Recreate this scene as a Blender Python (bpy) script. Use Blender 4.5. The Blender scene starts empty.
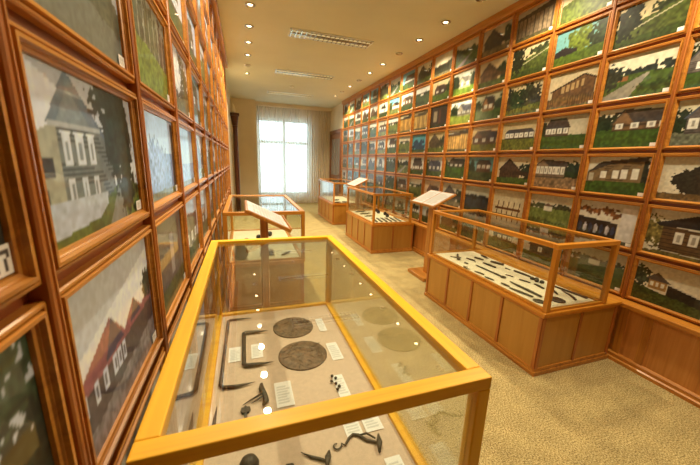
import bpy, math, random
import numpy as np
from mathutils import Vector, Matrix

# ------------------------------------------------------------------ scene
scn = bpy.context.scene
col = scn.collection
PI = math.pi
scn.view_settings.view_transform = 'Standard'
scn.view_settings.look = 'None'
scn.view_settings.gamma = 1.0
scn.view_settings.use_curve_mapping = False
scn.view_settings.exposure = 0.0
scn.cycles.use_denoising = True
scn.cycles.max_bounces = 10
scn.cycles.diffuse_bounces = 6
scn.cycles.glossy_bounces = 5
scn.cycles.transmission_bounces = 8
scn.cycles.transparent_max_bounces = 40
scn.cycles.caustics_reflective = False
scn.cycles.caustics_refractive = False
scn.cycles.sample_clamp_indirect = 6.0

CEIL = 3.08
XR = 2.775            # plaster plane of the right wall
XL = -0.283           # plaster plane of the left wall
YB = 10.50            # window wall
YF = -4.0             # wall behind the camera


# ------------------------------------------------------------------ materials
def lin(c):
    return tuple((x / 12.92 if x <= 0.04045 else ((x + 0.055) / 1.055) ** 2.4) for x in [v / 255.0 for v in c])


def new_mat(name):
    m = bpy.data.materials.new(name)
    m.use_nodes = True
    nt = m.node_tree
    b = nt.nodes['Principled BSDF']
    return m, nt, b


def N(nt, t, **kw):
    n = nt.nodes.new(t)
    for k, v in kw.items():
        setattr(n, k, v)
    return n


def ramp(nt, stops):
    r = N(nt, 'ShaderNodeValToRGB')
    e = r.color_ramp.elements
    while len(e) > 1:
        e.remove(e[-1])
    e[0].position = stops[0][0]
    e[0].color = (*lin(stops[0][1]), 1)
    for p, c in stops[1:]:
        x = e.new(p)
        x.color = (*lin(c), 1)
    return r


def wood(name, dark, mid, light, axis='z', rough=0.38, coat=0.25, scale=1.0, knots=False):
    m, nt, b = new_mat(name)
    tc = N(nt, 'ShaderNodeTexCoord')
    mp = N(nt, 'ShaderNodeMapping')
    s = [34 * scale] * 3
    s['xyz'.index(axis)] = 1.6 * scale
    mp.inputs['Scale'].default_value = s
    nt.links.new(tc.outputs['Object'], mp.inputs['Vector'])
    oi = N(nt, 'ShaderNodeObjectInfo')
    ad = N(nt, 'ShaderNodeVectorMath', operation='ADD')
    mu = N(nt, 'ShaderNodeMath', operation='MULTIPLY')
    mu.inputs[1].default_value = 37.0
    nt.links.new(oi.outputs['Random'], mu.inputs[0])
    nt.links.new(mp.outputs[0], ad.inputs[0])
    nt.links.new(mu.outputs[0], ad.inputs[1])
    no = N(nt, 'ShaderNodeTexNoise')
    no.inputs['Scale'].default_value = 1.0
    no.inputs['Detail'].default_value = 5
    no.inputs['Roughness'].default_value = 0.6
    no.inputs['Distortion'].default_value = 0.8
    nt.links.new(ad.outputs[0], no.inputs['Vector'])
    r = ramp(nt, [(0.25, dark), (0.5, mid), (0.75, light)])
    nt.links.new(no.outputs['Fac'], r.inputs['Fac'])
    out = r.outputs['Color']
    if knots:
        vo = N(nt, 'ShaderNodeTexVoronoi')
        vo.inputs['Scale'].default_value = 4.6
        km = N(nt, 'ShaderNodeMapping')
        km.inputs['Scale'].default_value = (0, 1, .8)
        nt.links.new(tc.outputs['Object'], km.inputs['Vector'])
        nt.links.new(km.outputs[0], vo.inputs['Vector'])
        kr = N(nt, 'ShaderNodeMapRange')
        kr.inputs['From Min'].default_value = 0.05
        kr.inputs['From Max'].default_value = 0.085
        nt.links.new(vo.outputs['Distance'], kr.inputs['Value'])
        mx = N(nt, 'ShaderNodeMix', data_type='RGBA')
        mx.inputs[6].default_value = (*lin((70, 30, 12)), 1)
        nt.links.new(kr.outputs[0], mx.inputs[0])
        nt.links.new(out, mx.inputs[7])
        out = mx.outputs[2]
    hs = N(nt, 'ShaderNodeHueSaturation')
    mr = N(nt, 'ShaderNodeMapRange')
    mr.inputs['To Min'].default_value = 0.88
    mr.inputs['To Max'].default_value = 1.12
    nt.links.new(oi.outputs['Random'], mr.inputs['Value'])
    nt.links.new(mr.outputs[0], hs.inputs['Value'])
    nt.links.new(out, hs.inputs['Color'])
    nt.links.new(hs.outputs[0], b.inputs['Base Color'])
    b.inputs['Roughness'].default_value = rough
    b.inputs['Coat Weight'].default_value = coat
    b.inputs['Coat Roughness'].default_value = 0.18
    bp = N(nt, 'ShaderNodeBump')
    bp.inputs['Strength'].default_value = 0.06
    bp.inputs['Distance'].default_value = 0.002
    nt.links.new(no.outputs['Fac'], bp.inputs['Height'])
    nt.links.new(bp.outputs[0], b.inputs['Normal'])
    return m


def plain(name, c, rough=0.6, metal=0.0, noise=0.0, nscale=20.0, bump=0.0, coat=0.0, emit=None, estr=0.0):
    m, nt, b = new_mat(name)
    b.inputs['Base Color'].default_value = (*lin(c), 1)
    b.inputs['Roughness'].default_value = rough
    b.inputs['Metallic'].default_value = metal
    b.inputs['Coat Weight'].default_value = coat
    if noise or bump:
        tc = N(nt, 'ShaderNodeTexCoord')
        no = N(nt, 'ShaderNodeTexNoise')
        no.inputs['Scale'].default_value = nscale
        no.inputs['Detail'].default_value = 6
        nt.links.new(tc.outputs['Object'], no.inputs['Vector'])
        if noise:
            d = tuple(max(0, v * (1 - noise)) for v in c)
            l = tuple(min(255, v * (1 + noise)) for v in c)
            r = ramp(nt, [(0.3, d), (0.7, l)])
            nt.links.new(no.outputs['Fac'], r.inputs['Fac'])
            nt.links.new(r.outputs['Color'], b.inputs['Base Color'])
        if bump:
            bp = N(nt, 'ShaderNodeBump')
            bp.inputs['Strength'].default_value = bump
            bp.inputs['Distance'].default_value = 0.004
            nt.links.new(no.outputs['Fac'], bp.inputs['Height'])
            nt.links.new(bp.outputs[0], b.inputs['Normal'])
    if emit:
        b.inputs['Emission Color'].default_value = (*lin(emit), 1)
        b.inputs['Emission Strength'].default_value = estr
    return m


def glass_mat(name, tint=(0.97, 0.985, 0.96), ior=1.5):
    m = bpy.data.materials.new(name)
    m.use_nodes = True
    nt = m.node_tree
    nt.nodes.clear()
    out = N(nt, 'ShaderNodeOutputMaterial')
    mix = N(nt, 'ShaderNodeMixShader')
    fr = N(nt, 'ShaderNodeFresnel')
    fr.inputs['IOR'].default_value = ior
    geo = N(nt, 'ShaderNodeNewGeometry')
    # the same reflectance from both faces of the sheet
    tr = N(nt, 'ShaderNodeBsdfTransparent')
    tr.inputs['Color'].default_value = (*tint, 1)
    gl = N(nt, 'ShaderNodeBsdfGlossy')
    gl.inputs['Roughness'].default_value = 0.0
    lw = N(nt, 'ShaderNodeLayerWeight')
    lw.inputs['Blend'].default_value = 0.5
    pw = N(nt, 'ShaderNodeMath', operation='POWER')
    pw.inputs[1].default_value = 3.2
    ma = N(nt, 'ShaderNodeMath', operation='MULTIPLY_ADD')
    ma.inputs[1].default_value = 0.88
    ma.inputs[2].default_value = 0.045
    nt.links.new(lw.outputs['Facing'], pw.inputs[0])
    nt.links.new(pw.outputs[0], ma.inputs[0])
    nt.links.new(ma.outputs[0], mix.inputs[0])
    nt.links.new(tr.outputs[0], mix.inputs[1])
    nt.links.new(gl.outputs[0], mix.inputs[2])
    nt.links.new(mix.outputs[0], out.inputs['Surface'])
    return m


def attr_mat(name, rough=0.5, coat=0.0, coat_rough=0.05, spec=0.5):
    m, nt, b = new_mat(name)
    a = N(nt, 'ShaderNodeAttribute')
    a.attribute_name = 'print'
    nt.links.new(a.outputs['Color'], b.inputs['Base Color'])
    b.inputs['Roughness'].default_value = rough
    b.inputs['Coat Weight'].default_value = coat
    b.inputs['Coat Roughness'].default_value = coat_rough
    b.inputs['Specular IOR Level'].default_value = spec
    return m


def carpet_mat():
    m, nt, b = new_mat('carpet')
    tc = N(nt, 'ShaderNodeTexCoord')
    n1 = N(nt, 'ShaderNodeTexNoise')
    n1.inputs['Scale'].default_value = 130
    n1.inputs['Detail'].default_value = 4
    n2 = N(nt, 'ShaderNodeTexNoise')
    n2.inputs['Scale'].default_value = 7
    n2.inputs['Detail'].default_value = 3
    nt.links.new(tc.outputs['Object'], n1.inputs['Vector'])
    nt.links.new(tc.outputs['Object'], n2.inputs['Vector'])
    r1 = ramp(nt, [(0.34, (124, 106, 66)), (0.5, (186, 166, 112)), (0.66, (222, 204, 152))])
    nt.links.new(n1.outputs['Fac'], r1.inputs['Fac'])
    r2 = ramp(nt, [(0.3, (225, 225, 225)), (0.7, (255, 255, 255))])
    nt.links.new(n2.outputs['Fac'], r2.inputs['Fac'])
    mx = N(nt, 'ShaderNodeMix', data_type='RGBA', blend_type='MULTIPLY')
    mx.inputs[0].default_value = 1.0
    nt.links.new(r1.outputs['Color'], mx.inputs[6])
    nt.links.new(r2.outputs['Color'], mx.inputs[7])
    nt.links.new(mx.outputs[2], b.inputs['Base Color'])
    b.inputs['Roughness'].default_value = 0.95
    b.inputs['Specular IOR Level'].default_value = 0.1
    bp = N(nt, 'ShaderNodeBump')
    bp.inputs['Strength'].default_value = 0.5
    bp.inputs['Distance'].default_value = 0.004
    nt.links.new(n1.outputs['Fac'], bp.inputs['Height'])
    nt.links.new(bp.outputs[0], b.inputs['Normal'])
    return m


def curtain_mat():
    m = bpy.data.materials.new('sheer_curtain')
    m.use_nodes = True
    nt = m.node_tree
    nt.nodes.clear()
    out = N(nt, 'ShaderNodeOutputMaterial')
    tr = N(nt, 'ShaderNodeBsdfTransparent')
    tr.inputs['Color'].default_value = (1, 1, 1, 1)
    tl = N(nt, 'ShaderNodeBsdfTranslucent')
    tl.inputs['Color'].default_value = (*lin((235, 232, 222)), 1)
    df = N(nt, 'ShaderNodeBsdfDiffuse')
    df.inputs['Color'].default_value = (*lin((240, 222, 196)), 1)
    m1 = N(nt, 'ShaderNodeMixShader')
    m1.inputs[0].default_value = 0.38
    m2 = N(nt, 'ShaderNodeMixShader')
    tc = N(nt, 'ShaderNodeTexCoord')
    wv = N(nt, 'ShaderNodeTexNoise')
    mp = N(nt, 'ShaderNodeMapping')
    mp.inputs['Scale'].default_value = (30, 1, 0.4)
    nt.links.new(tc.outputs['Object'], mp.inputs['Vector'])
    nt.links.new(mp.outputs[0], wv.inputs['Vector'])
    wv.inputs['Scale'].default_value = 1.0
    mr = N(nt, 'ShaderNodeMapRange')
    mr.inputs['To Min'].default_value = 0.68
    mr.inputs['To Max'].default_value = 0.79
    nt.links.new(wv.outputs['Fac'], mr.inputs['Value'])
    nt.links.new(mr.outputs[0], m2.inputs[0])
    nt.links.new(tl.outputs[0], m1.inputs[1])
    nt.links.new(df.outputs[0], m1.inputs[2])
    nt.links.new(tr.outputs[0], m2.inputs[1])
    nt.links.new(m1.outputs[0], m2.inputs[2])
    nt.links.new(m2.outputs[0], out.inputs['Surface'])
    return m


PINE = {a: wood('pine_' + a, (142, 84, 27), (184, 120, 43), (204, 144, 57), a) for a in 'xyz'}
POST = wood('pine_post', (130, 71, 26), (168, 98, 37), (190, 120, 49), 'z')
HONEY = {a: wood('honey_' + a, (228, 160, 4), (242, 180, 8), (248, 194, 16), a, rough=0.5, coat=0.05) for a in 'xyz'}  # case wood with strong yellow lamp light worked into its colour
AMBER = {a: wood('amber_' + a, (180, 114, 34), (204, 134, 42), (216, 152, 54), a, rough=0.32) for a in 'xyz'}
PLY = wood('oak_plywood', (172, 120, 44), (182, 131, 52), (190, 140, 60), 'z', rough=0.45, scale=0.5)
PINE_PANEL = wood('knotty_pine', (174, 108, 46), (198, 132, 62), (212, 150, 78), 'z', rough=0.42, knots=True)
RECESS = wood('recess_board', (112, 54, 22), (134, 68, 30), (150, 80, 38), 'y')
DARKWOOD = wood('dark_carved_wood', (60, 30, 18), (84, 44, 26), (110, 62, 38), 'z')
DOORWOOD = wood('door_wood', (104, 60, 32), (128, 78, 44), (148, 96, 58), 'z')
PLASTER = plain('warm_plaster', (226, 212, 184), 0.9, noise=0.02, nscale=3, bump=0.03)
CEILM = plain('ceiling_paint', (216, 214, 190), 0.9, noise=0.015, nscale=2)
CARPET = carpet_mat()
CURTAIN = curtain_mat()
GLASS = glass_mat('case_glass')
WGLASS = glass_mat('window_glass', (0.98, 0.99, 0.99))
PRINT = attr_mat('photo_print', 0.45, 0.55, 0.045, 0.3)
CARD = attr_mat('card_print', 0.6)
BED = plain('display_linen', (208, 186, 166), 0.9, noise=0.03, nscale=60, bump=0.08)
BEDW = plain('display_white', (232, 222, 196), 0.9, noise=0.03, nscale=60, bump=0.08)
IRON = plain('wrought_iron', (62, 56, 50), 0.55, 0.5, noise=0.35, nscale=60, bump=0.5)
BRONZE = plain('engraved_metal', (96, 78, 62), 0.55, 0.35, noise=0.38, nscale=55, bump=0.6)
CHROME = plain('brushed_steel', (190, 186, 178), 0.25, 0.9)
DARKIN = plain('lamp_cavity', (70, 62, 50), 0.5)
LAMPON = plain('lamp_lit', (255, 240, 210), 0.4, emit=(255, 226, 176), estr=12.0)
LAMPDIM = plain('lamp_unlit', (150, 130, 100), 0.3)
TUBE = plain('fluorescent_tube', (240, 236, 210), .4, emit=(240, 226, 170), estr=.4)  # weak glow stands in for reflections brightening the louvre cells
PAPER = plain('white_paper', (238, 234, 222), 0.7)
LREFL = plain('louvre_reflector', (176, 152, 96), .3)
LOUVER = plain('aluminium_louver', (196, 190, 170), 0.22, 0.85)
WINFR = plain('white_window_frame', (232, 238, 240), 0.4)
POTM = plain('black_clay', (46, 42, 40), 0.4, noise=0.2, nscale=20)
GREYCLOTH = plain('grey_blade', (88, 82, 76), 0.4, 0.7, noise=0.2, nscale=40)


# ------------------------------------------------------------------ mesh builder
class MB:
    def __init__(s):
        s.v = []
        s.f = []

    def add(s, vs, fs):
        o = len(s.v)
        s.v += [tuple(v) for v in vs]
        s.f += [tuple(i + o for i in f) for f in fs]
        return s

    def box(s, x0, x1, y0, y1, z0, z1):
        if x0 > x1: x0, x1 = x1, x0
        if y0 > y1: y0, y1 = y1, y0
        if z0 > z1: z0, z1 = z1, z0
        vs = [(x, y, z) for z in (z0, z1) for y in (y0, y1) for x in (x0, x1)]
        return s.add(vs, [(0, 2, 3, 1), (4, 5, 7, 6), (0, 1, 5, 4), (2, 6, 7, 3), (0, 4, 6, 2), (1, 3, 7, 5)])

    def prism(s, pts, z0, z1):
        """polygon pts (x,y) counter-clockwise, extruded in z"""
        n = len(pts)
        vs = [(p[0], p[1], z0) for p in pts] + [(p[0], p[1], z1) for p in pts]
        fs = [tuple(range(n - 1, -1, -1)), tuple(range(n, 2 * n))]
        fs += [(i, (i + 1) % n, n + (i + 1) % n, n + i) for i in range(n)]
        return s.add(vs, fs)

    def lathe(s, prof, seg=24, c=(0, 0, 0), closed=False):
        """prof: (r, z) list; end points with r == 0 close as fans"""
        vs = []
        fs = []
        rings = []
        for r, z in prof:
            if r < 1e-6:
                rings.append([len(vs)])
                vs.append((c[0], c[1], c[2] + z))
            else:
                rings.append(list(range(len(vs), len(vs) + seg)))
                vs += [(c[0] + r * math.cos(2 * PI * i / seg), c[1] + r * math.sin(2 * PI * i / seg), c[2] + z) for i in range(seg)]
        pairs = list(zip(rings, rings[1:]))
        if closed:
            pairs.append((rings[-1], rings[0]))
        for a, b in pairs:
            for i in range(seg):
                j = (i + 1) % seg
                if len(a) == 1 and len(b) == 1:
                    continue
                if len(a) == 1:
                    fs.append((a[0], b[j], b[i]))
                elif len(b) == 1:
                    fs.append((a[i], a[j], b[0]))
                else:
                    fs.append((a[i], a[j], b[j], b[i]))
        return s.add(vs, fs)

    def tube(s, pts, rad, seg=8, flat=1.0):
        """swept tube with a radius per point; flat squashes it in z"""
        n = len(pts)
        if not isinstance(rad, (list, tuple)):
            rad = [rad] * n
        P = [Vector(p) for p in pts]
        vs = []
        for i in range(n):
            t = (P[min(i + 1, n - 1)] - P[max(i - 1, 0)]).normalized()
            up = Vector((0, 0, 1))
            if abs(t.z) > 0.95:
                up = Vector((0, 1, 0))
            a = t.cross(up).normalized()
            b = a.cross(t).normalized()
            for k in range(seg):
                an = 2 * PI * k / seg + PI / seg
                d = a * math.cos(an) * rad[i] + b * math.sin(an) * rad[i] * flat
                vs.append(tuple(P[i] + d))
        fs = []
        for i in range(n - 1):
            for k in range(seg):
                j = (k + 1) % seg
                fs.append((i * seg + k, (i + 1) * seg + k, (i + 1) * seg + j, i * seg + j))
        fs.append(tuple(range(seg)))
        fs.append(tuple(range((n - 1) * seg + seg - 1, (n - 1) * seg - 1, -1)))
        return s.add(vs, fs)

    def mesh(s, name):
        me = bpy.data.meshes.new(name)
        me.from_pydata(s.v, [], s.f)
        me.update()
        return me

    def build(s, name, mat, parent=None, bevel=0.0, smooth=False, loc=None):
        me = s.mesh(name)
        me.materials.append(mat)
        if smooth:
            me.polygons.foreach_set('use_smooth', [True] * len(me.polygons))
        return link(name, me, parent, bevel, loc)


def link(name, me, parent=None, bevel=0.0, loc=None):
    o = bpy.data.objects.new(name, me)
    col.objects.link(o)
    if parent is not None:
        o.parent = parent
    if loc is not None:
        o.location = loc
    if bevel:
        b = o.modifiers.new('bevel', 'BEVEL')
        b.width = bevel
        b.segments = 2
        b.limit_method = 'ANGLE'
    return o


def empty(name, loc=(0, 0, 0), rz=0.0):
    o = bpy.data.objects.new(name, None)
    o.empty_display_size = 0.05
    col.objects.link(o)
    o.location = loc
    o.rotation_euler = (0, 0, rz)
    return o


def tag(o, label, cat, group=None, kind=None):
    o['label'] = label
    o['category'] = cat
    if group:
        o['group'] = group
    if kind:
        o['kind'] = kind
    return o


STRUCT_CAT = {'wall': 'wall', 'floor': 'floor', 'ceiling': 'ceiling', 'window': 'window', 'door': 'door', 'baseboard': 'baseboard', 'trim': 'wood trim'}


def struct(o, label):
    o['kind'] = 'structure'
    o['label'] = label
    o['category'] = STRUCT_CAT[o.name.split('_')[0].split('.')[0]]
    return o


def copy_tree(o, parent=None):
    c = o.copy()
    col.objects.link(c)
    if parent is not None:
        c.parent = parent
    for ch in list(o.children):
        copy_tree(ch, c)
    return c


# ------------------------------------------------------------------ room shell
struct(MB().box(XL - .2, XR + .2, YF, YB + .5, -0.1, 0).build('floor', CARPET), 'speckled beige carpet floor of the gallery')
struct(MB().box(XL - .2, XR + .2, YF, YB + .5, CEIL, CEIL + .1).build('ceiling', CEILM), 'smooth cream painted ceiling with recessed lamps')
struct(MB().box(XL - .2, XL, YF, YB + .5, 0, CEIL).build('wall_left', PLASTER), 'cream plaster wall behind the left picture lattice')
struct(MB().box(XR, XR + .2, YF, YB + .5, 0, CEIL).build('wall_right', PLASTER), 'cream plaster wall behind the right picture lattice')
struct(MB().box(XL, XR, YF - .2, YF, 0, CEIL).build('wall_front', DOORWOOD), 'unseen near end wall, dark wood put on to cut bounced light')  # out of view; dark finish chosen to cut light bounced onto the nearest case
struct(MB().box(XL, 0.40, 10.0, YB + .2, 0, CEIL).build('wall_pier', PLASTER), 'plain beige wall pier left of the window curtain')
wx0, wx1, wz0, wz1 = 0.43, 2.13, 0.25, 2.69
mb = MB()
mb.box(0.40, wx0, YB, YB + .3, 0, CEIL).box(wx1, XR, YB, YB + .3, 0, CEIL)
mb.box(wx0, wx1, YB, YB + .3, 0, wz0).box(wx0, wx1, YB, YB + .3, wz1, CEIL)
struct(mb.build('wall_back', PLASTER), 'beige end wall around the tall window')

# window
w = empty('window_1', ((wx0 + wx1) / 2, YB + .1, wz0))
struct(w, 'tall white framed window behind the sheer curtain')
hw, hh = (wx1 - wx0) / 2, wz1 - wz0
mb = MB()
mb.box(-hw, -hw + .09, -.03, .04, 0, hh).box(hw - .09, hw, -.03, .04, 0, hh)
mb.box(-hw, hw, -.03, .04, 0, .1).box(-hw, hw, -.03, .04, hh - .1, hh)
mb.build('window_frame', WINFR, w, 0.006)
MB().box(-.045, .045, -.025, .035, .1, hh - .1).build('mullion', WINFR, w, 0.005)
MB().box(-hw + .09, hw - .09, -.022, .032, hh * .68, hh * .68 + .085).build('transom', WINFR, w, 0.005)
MB().box(-hw + .09, hw - .09, 0, .006, .1, hh - .1).build('pane', WGLASS, w)
MB().box(-hw - .05, hw + .05, -.14, -.03, -.035, 0).build('window_sill', WINFR, w, 0.006)

# curtain and its pelmet
cb = MB()
nx, nz = 300, 6
xs = np.linspace(0.43, XR - .03, nx)
vs, fs = [], []
for k in range(nz + 1):
    z = 0.03 + (2.97 - 0.03) * k / nz
    for i, x in enumerate(xs):
        t = i / (nx - 1)
        vs.append((x, 10.32 + .022 * math.sin(t * 190 + .8 * math.sin(t * 31)) + .012 * math.sin(t * 61 + 1), z))
for k in range(nz):
    for i in range(nx - 1):
        a = k * nx + i
        fs.append((a, a + 1, a + 1 + nx, a + nx))
c = cb.add(vs, fs).build('curtain', CURTAIN, smooth=True)
tag(c, 'long sheer white curtain hanging over the window at the far end', 'curtain')
o = MB().box(0.41, XR - .002, 10.24, 10.40, 2.985, CEIL - .001).build('curtain_rail', PLASTER, bevel=.004)
tag(o, 'cream curtain pelmet along the ceiling above the sheer curtain', 'curtain rail')

# ------------------------------------------------------------------ lattices
RZ = [3.005, 2.655, 2.308, 1.937, 1.577, 1.221, 0.835, 0.475]     # rails on the right, from the top
LZ = [3.005, 2.650, 2.292, 1.937, 1.597, 1.255, 0.872, 0.490]     # rails on the left
PW, GAP = 0.022, 0.022
RY = lambda k: 1.4263 + 0.5 * k        # post k, right, k = 0 is the nearest one seen whole
LY = lambda k: 0.494 + 0.5 * k
RK0, RK1 = -2, 15
LK0, LK1 = -1, 12
BR, BL = XR - .012, XL + .012          # face of the backing boards

nt_ = [0]


def trim(mb, mat, label, bevel=0.0):
    nt_[0] += 1
    return struct(mb.build('trim_%d' % nt_[0], mat, bevel=bevel), label)


ORD = ['first', 'second', 'third', 'fourth', 'fifth', 'sixth', 'seventh', 'eighth', 'ninth', 'tenth', 'eleventh', 'twelfth', 'thirteenth',
       'fourteenth', 'fifteenth', 'sixteenth', 'seventeenth', 'eighteenth', 'nineteenth']
trim(MB().box(BR, XR, RY(RK0) - .02, RY(RK1) + .02, .44, RZ[0] + .02), RECESS, 'brown backing boards between the pictures of the right wall')
trim(MB().box(XL, BL, LY(LK0) - .02, LY(LK1) + .02, .44, LZ[0] + .02), RECESS, 'brown backing boards between the pictures of the left wall')
PP = [(-PW / 2, 0), (-PW / 2, -.022), (-PW / 2 + .003, -.0245), (-.004, -.025), (-.0025, -.0228), (.0025, -.0228), (.004, -.025), (PW / 2 - .003, -.0245), (PW / 2, -.022), (PW / 2, 0)]
for k in range(RK0, RK1 + 1):
    o = trim(MB().prism(PP, .475, RZ[0]), POST, 'upright pine post of the right picture lattice, %s from the door' % ORD[RK1 - k])
    o.location = (BR, RY(k), 0)
    o.rotation_euler = (0, 0, -PI / 2)
for k in range(LK0, LK1 + 1):
    o = trim(MB().prism(PP, .49, LZ[0]), POST, 'upright pine post of the left picture lattice, %s from far end' % ORD[LK1 - k])
    o.location = (BL, LY(k), 0)
    o.rotation_euler = (0, 0, PI / 2)
y0r, y1r = RY(RK0) - .02, RY(RK1) + .02
y0l, y1l = LY(LK0) - .02, LY(LK1) + .02
# cornices, ledges, wainscot, baseboards
trim(MB().box(XR - .075, XR, y0r, y1r, RZ[0] - .012, CEIL - .001), PINE['y'], 'broad pine cornice board above the right picture lattice', .006)
trim(MB().box(XL, XL + .085, y0l, y1l, LZ[0] - .012, CEIL - .001), PINE['y'], 'broad pine cornice board above the left picture lattice', .006)
trim(MB().box(2.645, XR, y0r, y1r, .442, .476), PINE['y'], 'pine ledge under the pictures of the right wall', .005)
trim(MB().box(XL, XL + .07, y0l, y1l, .455, .489), PINE['y'], 'pine ledge under the pictures of the left wall', .005)
trim(MB().box(2.678, XR, y0r, y1r, .06, .442), PINE_PANEL, 'knotty pine wainscot boards low on the right wall')
trim(MB().box(XL, XL + .035, y0l, y1l, .06, .455), PINE_PANEL, 'knotty pine wainscot boards low on the left wall')
for y in (0.62, 1.18, 1.33, 3.3, 3.86, 6.3):
    trim(MB().box(2.672, 2.68, y, y + .05, .06, .442), PINE['z'], {0.62: 'pine batten on the wainscot beside the nearest case', 1.18: 'pine batten standing right of the near case on wainscot'}.get(y, 'thin pine batten on the right wainscot between the cases'), .002)
mb = MB().prism([(0, 0), (-.045, 0), (-.045, .025), (-.034, .032), (-.034, .055), (-.02, .068), (0, .068)][::-1], 0, 1)
mb.v = [(XR - .08 + x, y0r + z * (y1r - y0r), y) for x, y, z in mb.v]
struct(mb.build('baseboard_right', PINE['y']), 'stepped pine baseboard along the right wall')
mb = MB().box(XL, XL + .05, y0l, y1l, 0, .065)
struct(mb.build('baseboard_left', PINE['y'], bevel=.006), 'pine baseboard along the left wall')

# far door in the right wall
d = empty('door_1', (XR, 9.72, 0))
struct(d, 'brown wooden door in the right wall beside the window')
mb = MB()
mb.box(-.05, 0, -.66, -.56, 0, 2.34).box(-.05, 0, .46, .56, 0, 2.34).box(-.055, 0, -.68, .58, 2.26, 2.36)
mb.build('door_casing', DOORWOOD, d, .006)
mb = MB().box(-.02, 0, -.56, .46, 0, 2.26)
for a, b_ in ((-.5, -.12), (.02, .4)):
    mb.box(-.03, -.02, a, b_, .15, .85)
leaf = mb.build('door_leaf', DOORWOOD, d, .003)
mb = MB()
for k in range(4):
    mb.box(-.026, -.02, -.48 + .235 * k, -.48 + .235 * k + .15, 1.0, 2.1)
mb.build('door_glass', plain('door_glass', (120, 130, 134), .08, coat=1), leaf)
mb = MB().tube([(-.02, -.48, 1.02), (-.06, -.48, 1.02), (-.065, -.38, 1.02)], .009, 8)
mb.build('door_handle', CHROME, leaf, smooth=True)


# ------------------------------------------------------------------ photo painter
def vnoise(rng, H, W, fy, fx):
    g = rng.random((int(fy) + 2, int(fx) + 2))
    y = np.linspace(0, fy, H)[:, None] * np.ones((1, W))
    x = np.linspace(0, fx, W)[None, :] * np.ones((H, 1))
    yi, xi = y.astype(int), x.astype(int)
    yf, xf = y - yi, x - xi
    yf, xf = yf * yf * (3 - 2 * yf), xf * xf * (3 - 2 * xf)
    return (g[yi, xi] * (1 - yf) * (1 - xf) + g[yi + 1, xi] * yf * (1 - xf) + g[yi, xi + 1] * (1 - yf) * xf + g[yi + 1, xi + 1] * yf * xf)


class Canvas:
    def __init__(s, W, H, seed):
        s.W, s.H = W, H
        s.soft = W < 60
        s.rng = np.random.default_rng(seed)
        s.U, s.V = np.meshgrid(np.linspace(0, 1, W), np.linspace(0, 1, H))
        s.c = np.zeros((H, W, 3))
        s.n1 = vnoise(s.rng, H, W, 14, 20)
        s.n2 = vnoise(s.rng, H, W, max(4, H * .45), max(4, W * .45))

    def fill(s, m, c, var=0.12):
        n = (1 - var) + var * 2 * (s.n1 * .35 + s.n2 * .65)
        s.c = np.where(m[..., None], np.array(c, float)[None, None, :] * n[..., None], s.c)

    def poly(s, pts, c, var=0.08):
        m = np.zeros((s.H, s.W), bool)
        n = len(pts)
        j = n - 1
        for i in range(n):
            xi, yi = pts[i]
            xj, yj = pts[j]
            if abs(yj - yi) > 1e-9:
                t = ((yi > s.V) != (yj > s.V)) & (s.U < (xj - xi) * (s.V - yi) / (yj - yi) + xi)
                m ^= t
            j = i
        s.fill(m, c, var)

    def rect(s, u0, u1, v0, v1, c, var=0.05):
        s.fill((s.U >= u0) & (s.U <= u1) & (s.V >= v0) & (s.V <= v1), c, var)

    def sky(s, c):
        s.fill(np.ones((s.H, s.W), bool), c, 0.04)
        w_ = np.clip((s.V - .55) / .45, 0, 1)[..., None] * (.7 + .3 * s.n1[..., None])
        s.c = s.c * (1 - .14 * w_)

    def ground(s, v, c, slope=0.0, var=0.28):
        s.fill(s.V < v + slope * (s.U - .5) + .03 * (s.n1 - .5), c, var)

    def blob(s, u, v, ru, rv, c, var=0.4, rag=0.7):
        d = ((s.U - u) / ru) ** 2 + ((s.V - v) / rv) ** 2
        s.fill(d + rag * ((s.n1 - .5) * 1.0 + (s.n2 - .5) * 2.2) < 1, c, var)

    def line(s, p, q, w, c):
        (x0, y0), (x1, y1) = p, q
        dx, dy = x1 - x0, y1 - y0
        L = math.hypot(dx, dy)
        nx_, ny_ = -dy / L * w, dx / L * w
        s.poly([(x0 + nx_, y0 + ny_), (x1 + nx_, y1 + ny_), (x1 - nx_, y1 - ny_), (x0 - nx_, y0 - ny_)], c)

    def out(s):
        c = s.c * (.97 + .06 * s.n2[..., None])
        if s.W > 30 and s.soft:
            p = np.pad(c, ((1, 1), (1, 1), (0, 0)), 'edge')
            c = .5 * c + .125 * (p[:-2, 1:-1] + p[2:, 1:-1] + p[1:-1, :-2] + p[1:-1, 2:])
        return np.clip(c, 4, 255)


GREEN = [(86, 106, 50), (98, 112, 56), (72, 94, 46), (114, 122, 68), (68, 86, 50)]
TREE = [(44, 62, 34), (52, 72, 40), (36, 50, 32), (66, 84, 44), (48, 56, 38)]
SKY = [(216, 212, 200), (226, 222, 210), (200, 200, 190), (206, 196, 172), (190, 200, 204), (120, 170, 180)]
LOG = [(92, 74, 58), (112, 88, 66), (74, 62, 52), (128, 104, 76), (84, 80, 76)]


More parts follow.
